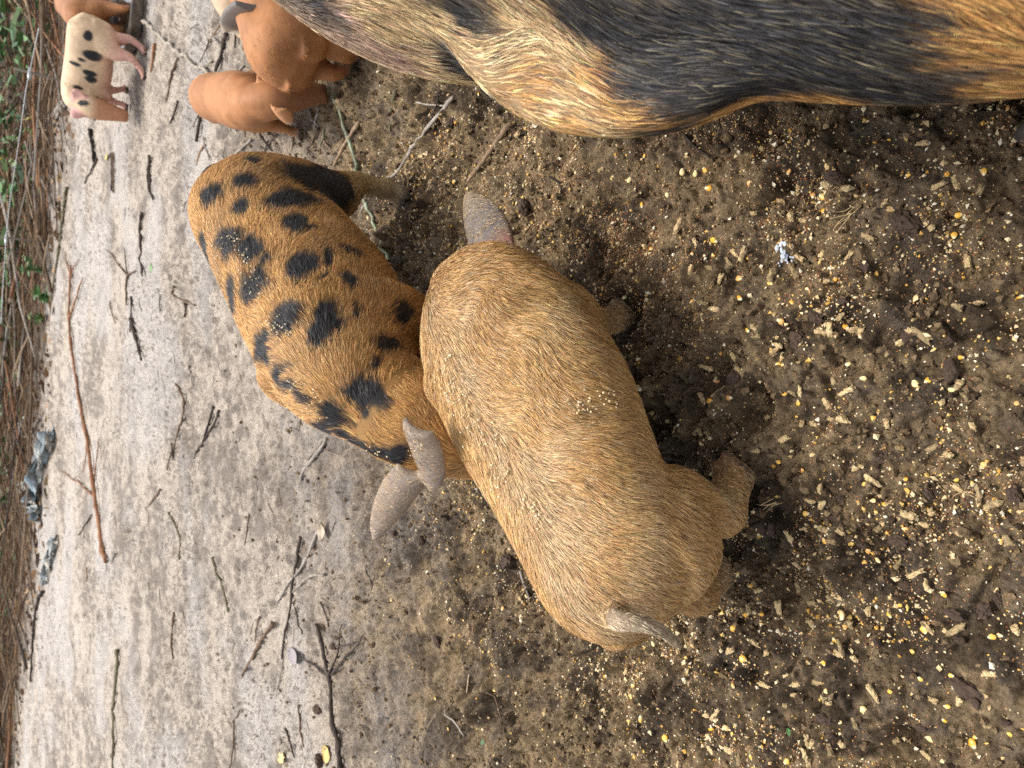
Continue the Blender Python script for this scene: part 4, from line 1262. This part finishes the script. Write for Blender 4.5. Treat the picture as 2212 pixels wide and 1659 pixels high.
ST = [
 ([(315,46),(375,100),(437,154),(470,185)],12,'pale','long pale pole lying from the water pan towards the rust piglet'),
 ([(490,74),(478,110),(465,154)],12,'dark','thick dark stick on the ground below the grey ear of the pale piglet'),
 ([(452,88),(432,135)],4,'dark',None),
 ([(388,130),(372,178),(360,224)],6,'brown','straight brown stick on the sand between the cream piglet and the rust red one'),
 ([(388,217),(371,266)],6,'dark',None),
 ([(437,255),(432,280),(427,308)],10,'dark','short dark stick half under the belly of the walking rust piglet'),
 ([(346,95),(329,154)],8,'rust','reddish brown stick beside the feet of the spotted cream piglet'),
 ([(318,336),(325,416)],6,'dark',None),
 ([(245,332),(250,413)],6,'dark',None),
 ([(165,196),(110,285),(38,381)],9,'grey','long grey pole slanting out of the brush, the upper of a pair'),
 ([(147,217),(110,275),(74,332)],12,'grey','thick grey branch slanting out of the brush beside the cream piglet'),
 ([(149,404),(136,516),(112,650)],7,'olive','long dark olive stick lying along the foot of the brush'),
 ([(312,458),(307,516),(311,594)],8,'dark','bare dark stick left of the spotted pig with one swollen end'),
 ([(248,330),(252,418)],6,'brown',None),
 ([(322,340),(320,388),(333,434)],8,'dark','crooked dark stick lying on the sand above the rump of the spotted pig'),
 ([(211,343),(187,396)],5,'dark',None),
 ([(200,280),(203,318),(207,350)],10,'black','charred looking short stick on the sand below the brush'),
 ([(287,690),(298,725),(312,778)],10,'dark','dark tapering stick alone on the open sand left of the spotted pig'),
 ([(288,640),(286,720)],5,'dark',None),
 ([(387,830),(403,873),(385,940),(363,1013)],6,'brown','long bent thin twig on the sand beside the back of the spotted pig'),
 ([(457,876),(440,966)],6,'dark','straight dark twig beside a forked one, near the neck of the spotted pig'),
 ([(480,886),(450,940),(423,990)],6,'dark',None),
 ([(377,620),(387,643),(423,660)],5,'brown',None),
 ([(710,950),(680,995),(653,1036)],10,'grey','smooth grey stick by the neck of the spotted pig, thicker of two side by side'),
 ([(703,955),(676,993)],7,'dark','dark stick by the neck of the spotted pig, thinner of two side by side'),
 ([(360,1106),(380,1166),(383,1209)],6,'olive','curved olive twig on the pale sand below the tip of the long branch'),
 ([(470,1199),(493,1293),(500,1323)],7,'olive','nearly straight olive twig alone on the sand above the stick litter'),
 ([(93,1273),(77,1339),(67,1473)],8,'dark','long dark curved stick lying beyond the torn tarp along the brush'),
 ([(257,1403),(252,1523),(250,1659)],9,'olive','long yellowish green cane lying straight across the pale sand'),
 ([(377,1319),(375,1423)],6,'brown',None),
 ([(693,1143),(640,1229),(600,1309)],9,'grey','long grey stick crossing under the long straight dark one in the litter'),
 ([(587,1346),(555,1400),(523,1463)],10,'brown','brown stick with a pale broken end on the sand beyond the litter'),
 ([(703,1236),(663,1249),(637,1279)],9,'pale','short pale bowed stick in the litter'),
 ([(653,1159),(640,1219),(627,1323),(613,1419)],8,'dark','long straight dark stick lying over the grey stick in the litter'),
 ([(613,1400),(593,1506)],5,'grey',None),
 ([(517,1536),(503,1659)],5,'brown',None),([(610,1573),(633,1639)],6,'dark',None),([(650,1523),(657,1616)],6,'brown',None),([(563,1333),(550,1389)],5,'brown',None),
 ([(700,1300),(716,1350)],5,'dark',None),([(640,1310),(655,1370)],5,'dark',None),([(540,1110),(530,1180)],4,'brown',None),
 ([(1063,1490),(1078,1590)],5,'brown','thin brown twig on the mud beside the green leaf'),
 ([(953,1536),(980,1563),(1002,1590)],6,'grey','small grey twig slanting on the mud near the green leaf'),
 ([(1115,1239),(1128,1265),(1145,1295)],9,'grey','grey stick end poking out from under the rump of the sandy pig'),
 ([(799,1217),(803,1240),(809,1269)],6,'dark',None),
 ([(985,213),(913,309),(847,387)],10,'grey','long grey barked stick pointing from the sow towards the spotted pig'),
 ([(1111,267),(1078,312),(1048,348),(1018,396)],13,'tan','thick brown stick running from under the sow towards the ear of the sandy pig'),
 ([(1096,300),(1138,282)],6,'dark',None),
 ([(784,267),(769,291),(727,363)],11,'tan','brown broken stick beside the hind leg of the spotted pig'),
 ([(727,204),(754,282),(784,378),(805,447),(826,498),(844,546),(868,630)],10,'lichen','long green lichened stick passing behind the hind foot of the spotted pig'),
 ([(805,438),(784,459)],9,'pale','stub of pale stick behind the hind foot of the spotted pig'),
 ([(859,195),(841,249),(832,282)],13,'olive','chunky dark green piece of bark lying in the feed near the sow'),
 ([(910,225),(976,231)],6,'pale','thin pale twig lying across the end of the grey barked stick'),
 ([(964,201),(943,264)],5,'dark',None),
 ([(703,237),(682,285)],7,'grey','short grey stick by the muzzle of the walking rust piglet'),
 ([(1195,384),(1216,402),(1210,432)],5,'black','black curved twig like a hook in the feed beyond the sandy pig'),
 ([(1480,292),(1505,318),(1530,340)],8,'dark','dark stick end poking out from under the sow'),
]
for pix, th, col, lab in ST:
    if lab is None: stick(pix, th, col, *twig_tag(pix), name='twig', cat='twig')
    else: stick(pix, th, col, lab)
stick([(236,1215),(228,1185),(215,1110),(205,1040),(195,960),(180,880),(168,800),(157,719),(157,640),(160,575)], 10, 'rust', 'very long reddish brown branch lying across the sand with a broken orange butt', side=[([(204,1074),(170,1042),(136,1017)], 5), ([(160,690),(172,645),(186,600)], 6), ([(158,600),(166,575),(176,560)], 4), ([(159,600),(152,570),(148,545)], 4), ([(193,945),(188,985),(180,1020)], 4), ([(205,1030),(212,985),(215,950)], 4)], name='branch', taper=.5, cat='branch')
stick([(280,596),(276,660)], 6, 'brown', 'small forked twig on the open sand left of the spotted pig', side=[([(280,596),(258,565),(235,538)], 4), ([(280,596),(277,566),(276,538)], 4), ([(281,596),(290,591),(298,586)], 6)], cat='twig', name='twig')
stick([(748,1659),(740,1600),(725,1540),(713,1470),(705,1410),(687,1350)], 15, 'dark', 'dark forked branch with thick stem lying in the litter', side=[([(719,1455),(734,1412),(745,1347)], 7), ([(722,1455),(764,1412),(794,1369)], 8), ([(713,1462),(680,1437),(647,1417)], 6), ([(734,1395),(757,1389),(779,1384)], 5)], name='branch', taper=.55, cat='branch')
# loose twigs under and around the rust piglets and in the litter
rq = random.Random(31)
for k in range(46):
    if k < 26: px, py = rq.uniform(430, 720), rq.uniform(235, 335)
    elif k < 36: px, py = rq.uniform(420, 560), rq.uniform(20, 150)
    else: px, py = rq.uniform(180, 420), rq.uniform(200, 1600)
    ln = rq.uniform(18, 55); a = rq.uniform(.9, 2.4)
    dx, dy = math.cos(a) * ln, math.sin(a) * ln
    stick([(px, py), (px + dx * .5 + rq.uniform(-3, 3), py + dy * .5), (px + dx, py + dy)], rq.uniform(3.0, 6.5), rq.choice(['dark', 'brown', 'grey', 'dark', 'olive', 'tan']), *twig_tag([(px, py)]), name='twig', cat='twig')

# leaves
def leaf(pt, ln, w, yaw, col, edge, label, name='fallen_leaf', tilt=.15, lobes=0, cat='leaf', curl=.18, z=None):
    n, m = 12, 7
    V = []; C = []
    for i in range(n):
        t = i / (n - 1)
        hw = w * .5 * math.sin(math.pi * min(max(t, .02), .98)) ** .7 * (1 + (.16 * math.sin(t * 9) if lobes else 0))
        for j in range(m):
            q = 2 * j / (m - 1) - 1
            V.append(((t - .5) * ln, hw * q, curl * ln * (q * q * .4 + (t - .5) ** 2) + .02 * ln * math.sin(6 * t + 3 * q)))
            f = abs(q) ** 2
            C.append(np.array(col) * (1 - f) + np.array(edge) * f if abs(q) > .12 else np.array(col) * .75)
    F = [(i * m + j, (i + 1) * m + j, (i + 1) * m + j + 1, i * m + j + 1) for i in range(n - 1) for j in range(m - 1)]
    o = mesh_np(name, np.array(V), np.array(F).ravel(), np.full(len(F), 4), MAT_LEAF, cols=np.array(C))
    sm = o.modifiers.new('thickness', 'SOLIDIFY'); sm.thickness = .0006
    o.location = (pt[0], pt[1], (gz(pt[0], pt[1]) + .004) if z is None else z)
    o.rotation_euler = (tilt, tilt * .6, yaw)
    tag(o, label, cat)
    return o
MAT_LEAF = vcol_mat('leaf_skin', .55, .35, 160, .25, .2, 300)
leaf(at(708, 1628), .040, .034, .5, (.62, .46, .16), (.35, .22, .08), 'yellow brown dead leaf lying beside the thick dark branch', lobes=1)
leaf(at(1035, 1610), .030, .014, 2.8, (.10, .16, .085), (.07, .11, .06), 'narrow grey green leaf lying on the mud beside a brown twig')
leaf(at(1712, 1578), .011, .006, .6, (.05, .17, .04), (.04, .12, .03), 'tiny fresh green leaf scrap near a purple clod', tilt=.3)
leaf(at(640, 1416), .06, .035, 1.2, (.30, .26, .26), (.22, .19, .19), 'pale silvery dead leaf lying among the stick litter')
leaf(at(606, 1638), .05, .03, 2.0, (.66, .55, .24), (.45, .34, .14), 'pale yellow leaf at the foot of the thin dark twigs', lobes=1)
leaf(at(705, 1148), .045, .03, .3, (.50, .42, .32), (.36, .29, .22), 'pale curled dead leaf at the end of the long grey stick', curl=.5)
leaf(at(330, 580), .045, .02, .3, (.16, .30, .11), (.12, .24, .08), 'small bright green leaf lying alone on the sand')
leaf(at(236, 340), .06, .025, 1.7, (.62, .55, .20), (.5, .42, .15), 'narrow yellow leaf lying on the sand below the brush')
# straw tufts
def straw(px, py, n, ln, ang, label, seed):
    r = np.random.default_rng(seed); c = at(px, py, 0)
    root = empty('straw_tuft', (c[0], c[1], gz(c[0], c[1])))
    tag(root, label, 'straw')
    for i in range(n):
        a = ang + r.normal(0, .28); l = ln * r.uniform(.6, 1.1)
        o0 = np.array([c[0] + r.normal(0, .003), c[1] + r.normal(0, .003)])
        t = np.linspace(0, 1, 8)
        P = np.stack([o0[0] + np.cos(a + .25 * t * r.normal()) * l * (t - .3), o0[1] + np.sin(a) * l * (t - .3), np.zeros(8)], 1)
        P[:, 2] = ground_h(P[:, 0].copy(), P[:, 1].copy()).max() * .5 + ground_h(P[:, 0].copy(), P[:, 1].copy()) * .5 + .003
        V, ff, lt = tube_np(P, np.full(8, .0006) * np.linspace(1, .5, 8), 5)
        attach(mesh_np('straw', V, ff, lt, MAT_BARK, cols=np.tile(np.array([.50, .36, .19]), (len(V), 1))), root)
straw(1838, 462, 6, .032, 2.2, 'small bundle of dry straw stalks pressed in the mud', 1)
straw(1670, 1085, 4, .030, 1.9, 'few crossed straw stalks on the mud near the hind foot of the sandy pig', 2)
straw(2085, 1064, 3, .028, 1.1, 'three thin straw stalks beside a dark rut', 3)
# white splash
s_ = Soup(); c = at(1702, 545); r_ = np.random.default_rng(8)
for k in range(26):
    a = r_.uniform(0, 6.28); q = abs(r_.normal(0, .0055)); e = r_.uniform(.0012, .0034)
    x, y = c[0] + q * math.cos(a) * 1.3, c[1] + q * math.sin(a)
    s_.ellipsoid((x, y, gz(x, y) + .0012), [np.array([e * 1.5, 0, 0]), np.array([0, e, 0]), np.array([0, 0, .0016])], 8, 4)
for k in range(2):
    a0 = 2.4 + 1.3 * k
    for j in range(7):
        q = .006 + j * .0022; x, y = c[0] + q * math.cos(a0 + .1 * j), c[1] + q * math.sin(a0 + .06 * j)
        s_.ellipsoid((x, y, gz(x, y) + .001), [np.array([.0018, 0, 0]), np.array([0, .0014, 0]), np.array([0, 0, .0012])], 6, 3)
Vd, Nd, Fd, Ld = remesh(s_, .0007, 2)
mdrop = vcol_mat('chalky_dropping', .8, .2, 400, .2)
o = mesh_np('bird_dropping', Vd, Fd, Ld, mdrop, cols=np.clip(np.array([.46, .50, .56]) * (.75 + .5 * noise3(Vd, 300, 2))[:, None], 0, .9))
tag(o, 'splash of bluish white bird dropping on the brown mud', 'dropping')

# ------------------------------------------------------------------ brush, weeds, wire, tarp and water pan at the edge of the sand
BR = np.random.default_rng(404)
def edge_y(x):
    return 5.12 - .37 * x + .12 * math.sin(2.3 * x + .5)
def blades(name, root, d, ln, wid, cols, mat, sag=.25, seed=1):
    """Thin strips: root points, directions, lengths."""
    r = np.random.default_rng(seed); n = len(root); K = 4
    t = np.linspace(0, 1, K)
    P = root[:, None, :] + d[:, None, :] * (ln[:, None] * t[None])[:, :, None]
    P[:, :, 2] -= sag * ln[:, None] * t[None] ** 2
    P[:, :, 2] = np.maximum(P[:, :, 2], root[:, None, 2] - .02 + .01 * t[None])
    sd = np.cross(d, r.normal(size=(n, 3))); sd /= np.linalg.norm(sd, axis=1)[:, None]
    w = np.array([.8, 1, .8, .15])
    VV = np.zeros((n, K, 2, 3)); W = sd[:, None, :] * (wid[:, None] * w[None])[:, :, None] * .5
    VV[:, :, 0] = P - W; VV[:, :, 1] = P + W
    b = (np.arange(n) * K * 2)[:, None]
    Q = np.concatenate([np.stack([b + 2 * k, b + 2 * k + 1, b + 2 * k + 3, b + 2 * k + 2], -1) for k in range(K - 1)], 1).reshape(-1, 4)
    C = np.repeat(cols[:, None, :], K * 2, 1).reshape(-1, 3)
    return mesh_np(name, VV.reshape(-1, 3), Q, np.full(len(Q), 4), mat, cols=C, smooth=False)
MAT_DRY = vcol_mat('dry_stalk', .8, .2)
MAT_GREEN = vcol_mat('weed_leaf', .55, .35, 60, .25)
def band(n, y0, y1, x0=-4.2, x1=4.2, rng=BR):
    x = rng.uniform(x0, x1, n); e = 5.12 - .37 * x + .12 * np.sin(2.3 * x + .5)
    y = e + y0 + (y1 - y0) * rng.random(n) ** 1.2
    return x, y, ground_h(x.copy(), y.copy())
n = 9000
x, y, z = band(n, -.10, 2.6)
a = BR.normal(0, .35, n) + np.where(BR.random(n) < .5, 0, math.pi) + .3
up = np.abs(BR.normal(.12, .22, n))
d = np.stack([np.cos(a), np.sin(a) * .6, up], 1); d /= np.linalg.norm(d, axis=1)[:, None]
cols = np.array([[.20, .125, .07], [.12, .075, .045], [.29, .20, .12], [.07, .05, .036], [.24, .12, .055]])[BR.choice(5, n, p=[.32, .25, .15, .16, .12])] * BR.uniform(.7, 1.2, (n, 1))
tag(blades('dead_grass', np.stack([x, y, z + .005 + .10 * BR.random(n) ** 2], 1), d, BR.uniform(.12, .45, n), BR.uniform(.003, .008, n), cols, MAT_DRY, .12, 3), kind='stuff')
n = 9000
x, y, z = band(n, .35, 3.6)
d = BR.normal(size=(n, 3)); d[:, 2] = np.abs(d[:, 2]) * .6; d /= np.linalg.norm(d, axis=1)[:, None]
cols = np.array([[.065, .145, .04], [.04, .085, .035], [.12, .19, .07], [.12, .075, .04], [.07, .05, .035]])[BR.choice(5, n, p=[.36, .24, .18, .12, .10])] * BR.uniform(.7, 1.3, (n, 1))
tag(blades('undergrowth', np.stack([x, y, z + .02 + .26 * BR.random(n) ** 1.5], 1), d, BR.uniform(.04, .13, n), BR.uniform(.012, .035, n), cols, MAT_GREEN, .3, 4), kind='stuff')
n = 2600
x, y, z = band(n, -.35, 2.2)
d = BR.normal(size=(n, 3)); d[:, 2] *= .2; d /= np.linalg.norm(d, axis=1)[:, None]
cols = np.array([[.24, .13, .06], [.15, .09, .05], [.34, .22, .11], [.09, .06, .045]])[BR.choice(4, n)] * BR.uniform(.7, 1.2, (n, 1))
tag(blades('leaf_litter', np.stack([x, y, z + .006], 1), d, BR.uniform(.03, .08, n), BR.uniform(.015, .035, n), cols, MAT_GREEN, .1, 5), kind='stuff')
GB = 'dead branches lying in the brush'
for k in range(90):
    x0 = BR.uniform(-2.6, 2.7); y0 = edge_y(x0) + BR.uniform(-.22, 1.0)
    a = BR.normal(0, .30) + (0 if BR.random() < .5 else math.pi) + .25; l = BR.uniform(.35, 1.3)
    r0 = BR.uniform(.004, .012)
    t = np.linspace(-.5, .5, 14)
    P = np.stack([x0 + np.cos(a) * l * t, y0 + np.sin(a) * l * t, np.zeros(14)], 1)
    P[:, 0] += .04 * l * np.sin(t * BR.uniform(2, 7) + BR.uniform(0, 6)); P[:, 1] += .05 * l * np.sin(t * BR.uniform(2, 8) + BR.uniform(0, 6))
    P[:, 2] = ground_h(P[:, 0].copy(), P[:, 1].copy()).max() * .6 + ground_h(P[:, 0].copy(), P[:, 1].copy()) * .4 + r0 + BR.uniform(0, .12) + t * BR.normal(0, .10)
    V, ff, lt = tube_np(P, r0 * np.linspace(1, .4, 14), 6, BR, .12)
    c = np.array(BARK[['brown', 'dark', 'grey', 'tan', 'rust', 'brown'][BR.integers(6)]]) * BR.uniform(.8, 1.2)
    o = mesh_np('dead_branch', V, ff, lt, MAT_BARK, cols=np.tile(c, (len(V), 1)))
    w_ = 'behind the cream piglet' if x0 > .95 else 'around the bright green weed' if x0 > .2 else 'behind the torn tarp' if x0 > -.95 else 'beyond the end of the blue tarp'
    tag(o, 'brown dead branch tangled in the brush ' + w_, 'branch', GB + ' ' + w_)
def weed(px, py, h, spread, n, col, label, seed):
    r = np.random.default_rng(seed); c = at(px, py, .02); g = gz(c[0], c[1])
    root = empty('weed', (c[0], c[1], g)); tag(root, label, 'weed')
    LR, LD, LL, LW, LC_ = [], [], [], [], []
    for s in range(max(3, n // 16)):
        a = r.uniform(0, 6.28); lean = r.uniform(.1, .8) * spread
        t = np.linspace(0, 1, 8)
        P = np.stack([c[0] + math.cos(a) * lean * t ** 1.3, c[1] + math.sin(a) * lean * t ** 1.3, g + h * r.uniform(.6, 1) * t], 1)
        V, ff, lt = tube_np(P, .0022 * np.linspace(1, .4, 8), 5)
        attach(mesh_np('stem', V, ff, lt, MAT_DRY, cols=np.tile(np.array([.10, .11, .05]), (len(V), 1))), root)
        for k in range(16):
            u = r.uniform(.15, 1); q = np.array([np.interp(u, t, P[:, i]) for i in range(3)])
            d_ = r.normal(size=3); d_[2] = abs(d_[2]) * .5 + .1; d_ /= np.linalg.norm(d_)
            LR.append(q); LD.append(d_); LL.append(r.uniform(.025, .07)); LW.append(r.uniform(.008, .022)); LC_.append(np.array(col) * r.uniform(.6, 1.35))
    o = blades('leaves', np.array(LR), np.array(LD), np.array(LL), np.array(LW), np.array(LC_), MAT_GREEN, .3, seed)
    tag(o, kind='stuff'); attach(o, root)
G1, G2, G3 = (.075, .17, .045), (.05, .12, .04), (.13, .20, .06)
WD = [(96, 585, .16, .12, 60, G1, 'bright green weed standing out of the brush onto the sand'),
 (100, 640, .09, .08, 40, G1, 'lower green weed just beside the bright one at the foot of the brush'),
 (88, 690, .07, .09, 30, G3, 'yellowish green weed with few leaves on the sand edge'),
 (40, 70, .30, .22, 110, G1, 'bushy green weed at the very top of the brush'), (55, 120, .26, .20, 110, G1, 'lush green weed beside the wire above the cream piglet'),
 (52, 25, .3, .25, 110, G2, 'dark green weed in the corner of the brush'), (24, 160, .34, .2, 90, G2, 'tall dark weed beyond the wire'),
 (30, 305, .22, .2, 90, G1, 'green weed below the round yellow leaf'), (26, 230, .26, .2, 90, G2, 'dark green weed behind the round yellow leaf'),
 (20, 415, .20, .18, 80, G1, 'green weed beside the end of the long grey pole'), (22, 520, .2, .16, 70, G2, 'dull green weed among dry stalks'), (28, 600, .18, .16, 70, G1, 'green weed left of the bright one, deep in the brush'),
 (16, 700, .2, .2, 60, G2, 'low dark weed half hidden by dry stalks'), (30, 790, .12, .12, 40, G3, 'sparse yellow green weed near the upper end of the tarp'), (14, 470, .28, .2, 80, G2, 'dark weed with a red brown leaf'),
 (22, 1650, .16, .2, 60, (.14, .13, .08), 'grey brown withered weed at the corner of the sand')]
for i, wd in enumerate(WD): weed(*wd, 600 + i)
# round yellow leaves caught in the brush
def up_leaf(px, py, z, ln, w, col, label):
    p = at(px, py, z); leaf(p, ln, w, .9, col, np.array(col) * .8, label, tilt=.9, z=p[2], curl=.1)
    r0 = p + np.array([0, .02, -.01]); g = gz(r0[0], r0[1])
up_leaf(68, 255, .10, .10, .095, (.66, .56, .20), 'round pale yellow leaf hanging in the brush')
up_leaf(4, 345, .10, .13, .10, (.70, .48, .03), 'bright golden leaf deep in the brush')
# wire
wp = [(84, 60), (66, 147), (56, 196), (42, 298), (30, 378), (18, 465), (9, 580), (2, 700)]
W = np.array([at(px, py, .20) for px, py in wp]); W = catmull(W, 60)
root = empty('fence_wire', (W[30][0], W[30][1], gz(W[30][0], W[30][1])))
tag(root, 'thin grey fence wire strung along the front of the brush', 'fence')
MW, _nt, _b = new_mat('galvanised_wire'); _b.inputs['Base Color'].default_value = (.42, .43, .44, 1); _b.inputs['Metallic'].default_value = .6; _b.inputs['Roughness'].default_value = .45
V, ff, lt = tube_np(W, np.full(60, .0022), 6); attach(mesh_np('strand', V, ff, lt, MW), root)
for i in (10, 46):
    p = W[i]; g = gz(p[0], p[1])
    V, ff, lt = tube_np(np.array([[p[0] + .006, p[1] + .01, g - .02], [p[0] + .006, p[1] + .01, p[2] * .5], [p[0] + .006, p[1] + .01, p[2] + .06]]), np.full(3, .006), 8)
    attach(mesh_np('stake', V, ff, lt, MAT_BARK, cols=np.tile(np.array([.20, .17, .14]), (len(V), 1))), root)
    V, ff, lt = tube_np(p + np.array([[-.035, 0, .004], [-.015, 0, .0], [.0, 0, 0], [.03, 0, 0]]), np.array([.004, .009, .009, .004]), 10)
    attach(mesh_np('insulator', V, ff, lt, MW), root)
# torn tarp strips
MT = vcol_mat('faded_tarp', .7, .3, 70, .3, .4, 160)
def tarp(pix, rad, nst, label, seed):
    r = np.random.default_rng(seed)
    C0 = np.array([at(px, py, .02) for px, py in pix]); n = 46; C0 = catmull(C0, n)
    root = empty('torn_tarp', tuple(C0[n // 2])); tag(root, label, 'tarp')
    L0 = np.linspace(0, 1, n)
    for s in range(nst):
        ph = 6.28 * s / nst; tw = r.uniform(7, 12)
        env = rad * (.35 + .65 * np.abs(np.sin(L0 * r.uniform(5, 9) + s)))
        A = ph + tw * L0
        T = np.gradient(C0, axis=0); T /= np.linalg.norm(T, axis=1)[:, None]
        sd = np.cross(T, [0, 0, 1.0]); 
        P = C0 + sd * (np.cos(A) * env)[:, None] + np.array([0, 0, 1.0]) * ((np.sin(A) * env * .7) + rad * .7)[:, None]
        g = ground_h(P[:, 0].copy(), P[:, 1].copy()); P[:, 2] = np.maximum(P[:, 2] - .02 + g * 1.0, g + .006)
        wdt = rad * r.uniform(.5, 1.0) * (.5 + .5 * vnoise(L0 * 9 + s * 3, L0 * 0, 5))
        m = 6; V = []
        for i in range(n):
            nn = np.cross(T[i], sd[i])
            for j in range(m):
                q = 2 * j / (m - 1) - 1; aa = A[i] * 1.3
                V.append(P[i] + (sd[i] * math.cos(aa) + nn * math.sin(aa)) * wdt[i] * q + nn * .2 * wdt[i] * math.sin(4 * q + 9 * L0[i] + s) + r.normal(0, .0015, 3))
        V = np.array(V); V[:, 2] = np.maximum(V[:, 2], ground_h(V[:, 0].copy(), V[:, 1].copy()) + .003)
        F = [(i * m + j, (i + 1) * m + j, (i + 1) * m + j + 1, i * m + j + 1) for i in range(n - 1) for j in range(m - 1)]
        c = np.array([[.33, .34, .32], [.22, .25, .26], [.42, .39, .33], [.13, .14, .14], [.25, .31, .34]][s % 5])
        o = mesh_np('torn_strip', V, np.array(F).ravel(), np.full(len(F), 4), MT, cols=c * (.7 + .6 * noise3(V, 40, seed + s))[:, None])
        sm = o.modifiers.new('thickness', 'SOLIDIFY'); sm.thickness = .0012
        attach(o, root)
tarp([(108, 935), (95, 985), (82, 1040), (74, 1085), (84, 1110)], .045, 5, 'long twisted strip of torn blue grey tarp lying at the foot of the brush', 1)
tarp([(62, 905), (40, 960), (30, 1010), (48, 1045), (66, 1050)], .035, 4, 'second strip of torn grey tarp looping back into the brush', 2)
tarp([(120, 1160), (103, 1205), (92, 1262)], .028, 4, 'short frayed end of blue tarp lying apart on the sand', 3)
stick([(58,1050),(45,1090),(30,1140)], 7, 'tan', 'pale yellow cane poking out from under the torn tarp')
stick([(86,905),(70,935),(58,950)], 7, 'grey', 'grey stick lying over the upper loop of the tarp')
# water pan
c = at(288, 40, 0); pr = .165; g = gz(c[0], c[1])
root = empty('water_pan', (c[0], c[1], g)); tag(root, 'shallow round dark pan of water between the two piglets', 'pan')
prof = [(pr * .84, .0), (pr * .92, .015), (pr * .97, .038), (pr * 1.04, .044), (pr * 1.03, .052), (pr * .96, .052), (pr * .92, .044), (pr * .86, .02), (pr * .76, .008), (.0001, .008)]
ns = 48
V = np.array([(r_ * math.cos(6.28318 * k / ns), r_ * math.sin(6.28318 * k / ns), z_) for r_, z_ in prof for k in range(ns)]) + np.array([c[0], c[1], g])
F = np.array([(i * ns + k, i * ns + (k + 1) % ns, (i + 1) * ns + (k + 1) % ns, (i + 1) * ns + k) for i in range(len(prof) - 1) for k in range(ns)])
MP = vcol_mat('muddy_rubber', .6, .3, 40, .4)
attach(mesh_np('bowl', V, F.ravel(), np.full(len(F), 4), MP, cols=mixc(np.tile(np.array([.05, .048, .045]), (len(V), 1)), (.28, .23, .18), sstep(.4, .6, noise3(V, 20, 3)) * .8)), root)
MWt, _nt, _b = new_mat('dark_water'); _b.inputs['Base Color'].default_value = (.02, .018, .014, 1); _b.inputs['Roughness'].default_value = .04
rr_ = np.linspace(.001, pr * .93, 8)
V = np.array([(r_ * math.cos(6.28318 * k / ns), r_ * math.sin(6.28318 * k / ns),   .036 + .0012 * math.sin(r_ * 160 + k * .2)) for r_ in rr_ for k in range(ns)]) + np.array([c[0], c[1], g])
F = np.array([(i * ns + k, (i + 1) * ns + k, (i + 1) * ns + (k + 1) % ns, i * ns + (k + 1) % ns) for i in range(len(rr_) - 1) for k in range(ns)])
attach(mesh_np('water', V, F.ravel(), np.full(len(F), 4), MWt), root)

# short bits of straw and bark strewn over the sand
n = 2600
x = BR.uniform(-2.4, 2.2, n); y = .85 + 4.4 * BR.random(n) ** 1.3
k = (x + .6 * (y - .9) > -1.2 - .45 * y) & (abs(x) < .56 * (y * _c + CAM_H * _s) + .1)
x, y = x[k], y[k]; n = len(x); z = ground_h(x.copy(), y.copy())
a = BR.uniform(0, 6.28, n); d = np.stack([np.cos(a), np.sin(a), BR.normal(0, .08, n)], 1)
cols = np.array([[.10, .07, .05], [.17, .12, .08], [.26, .2, .14], [.06, .045, .035], [.36, .28, .18]])[BR.choice(5, n, p=[.3, .25, .15, .2, .1])]
tag(blades('straw_litter', np.stack([x, y, z + .003], 1), d, BR.uniform(.012, .06, n), BR.uniform(.0012, .0035, n), cols, MAT_DRY, .02, 12), kind='stuff')
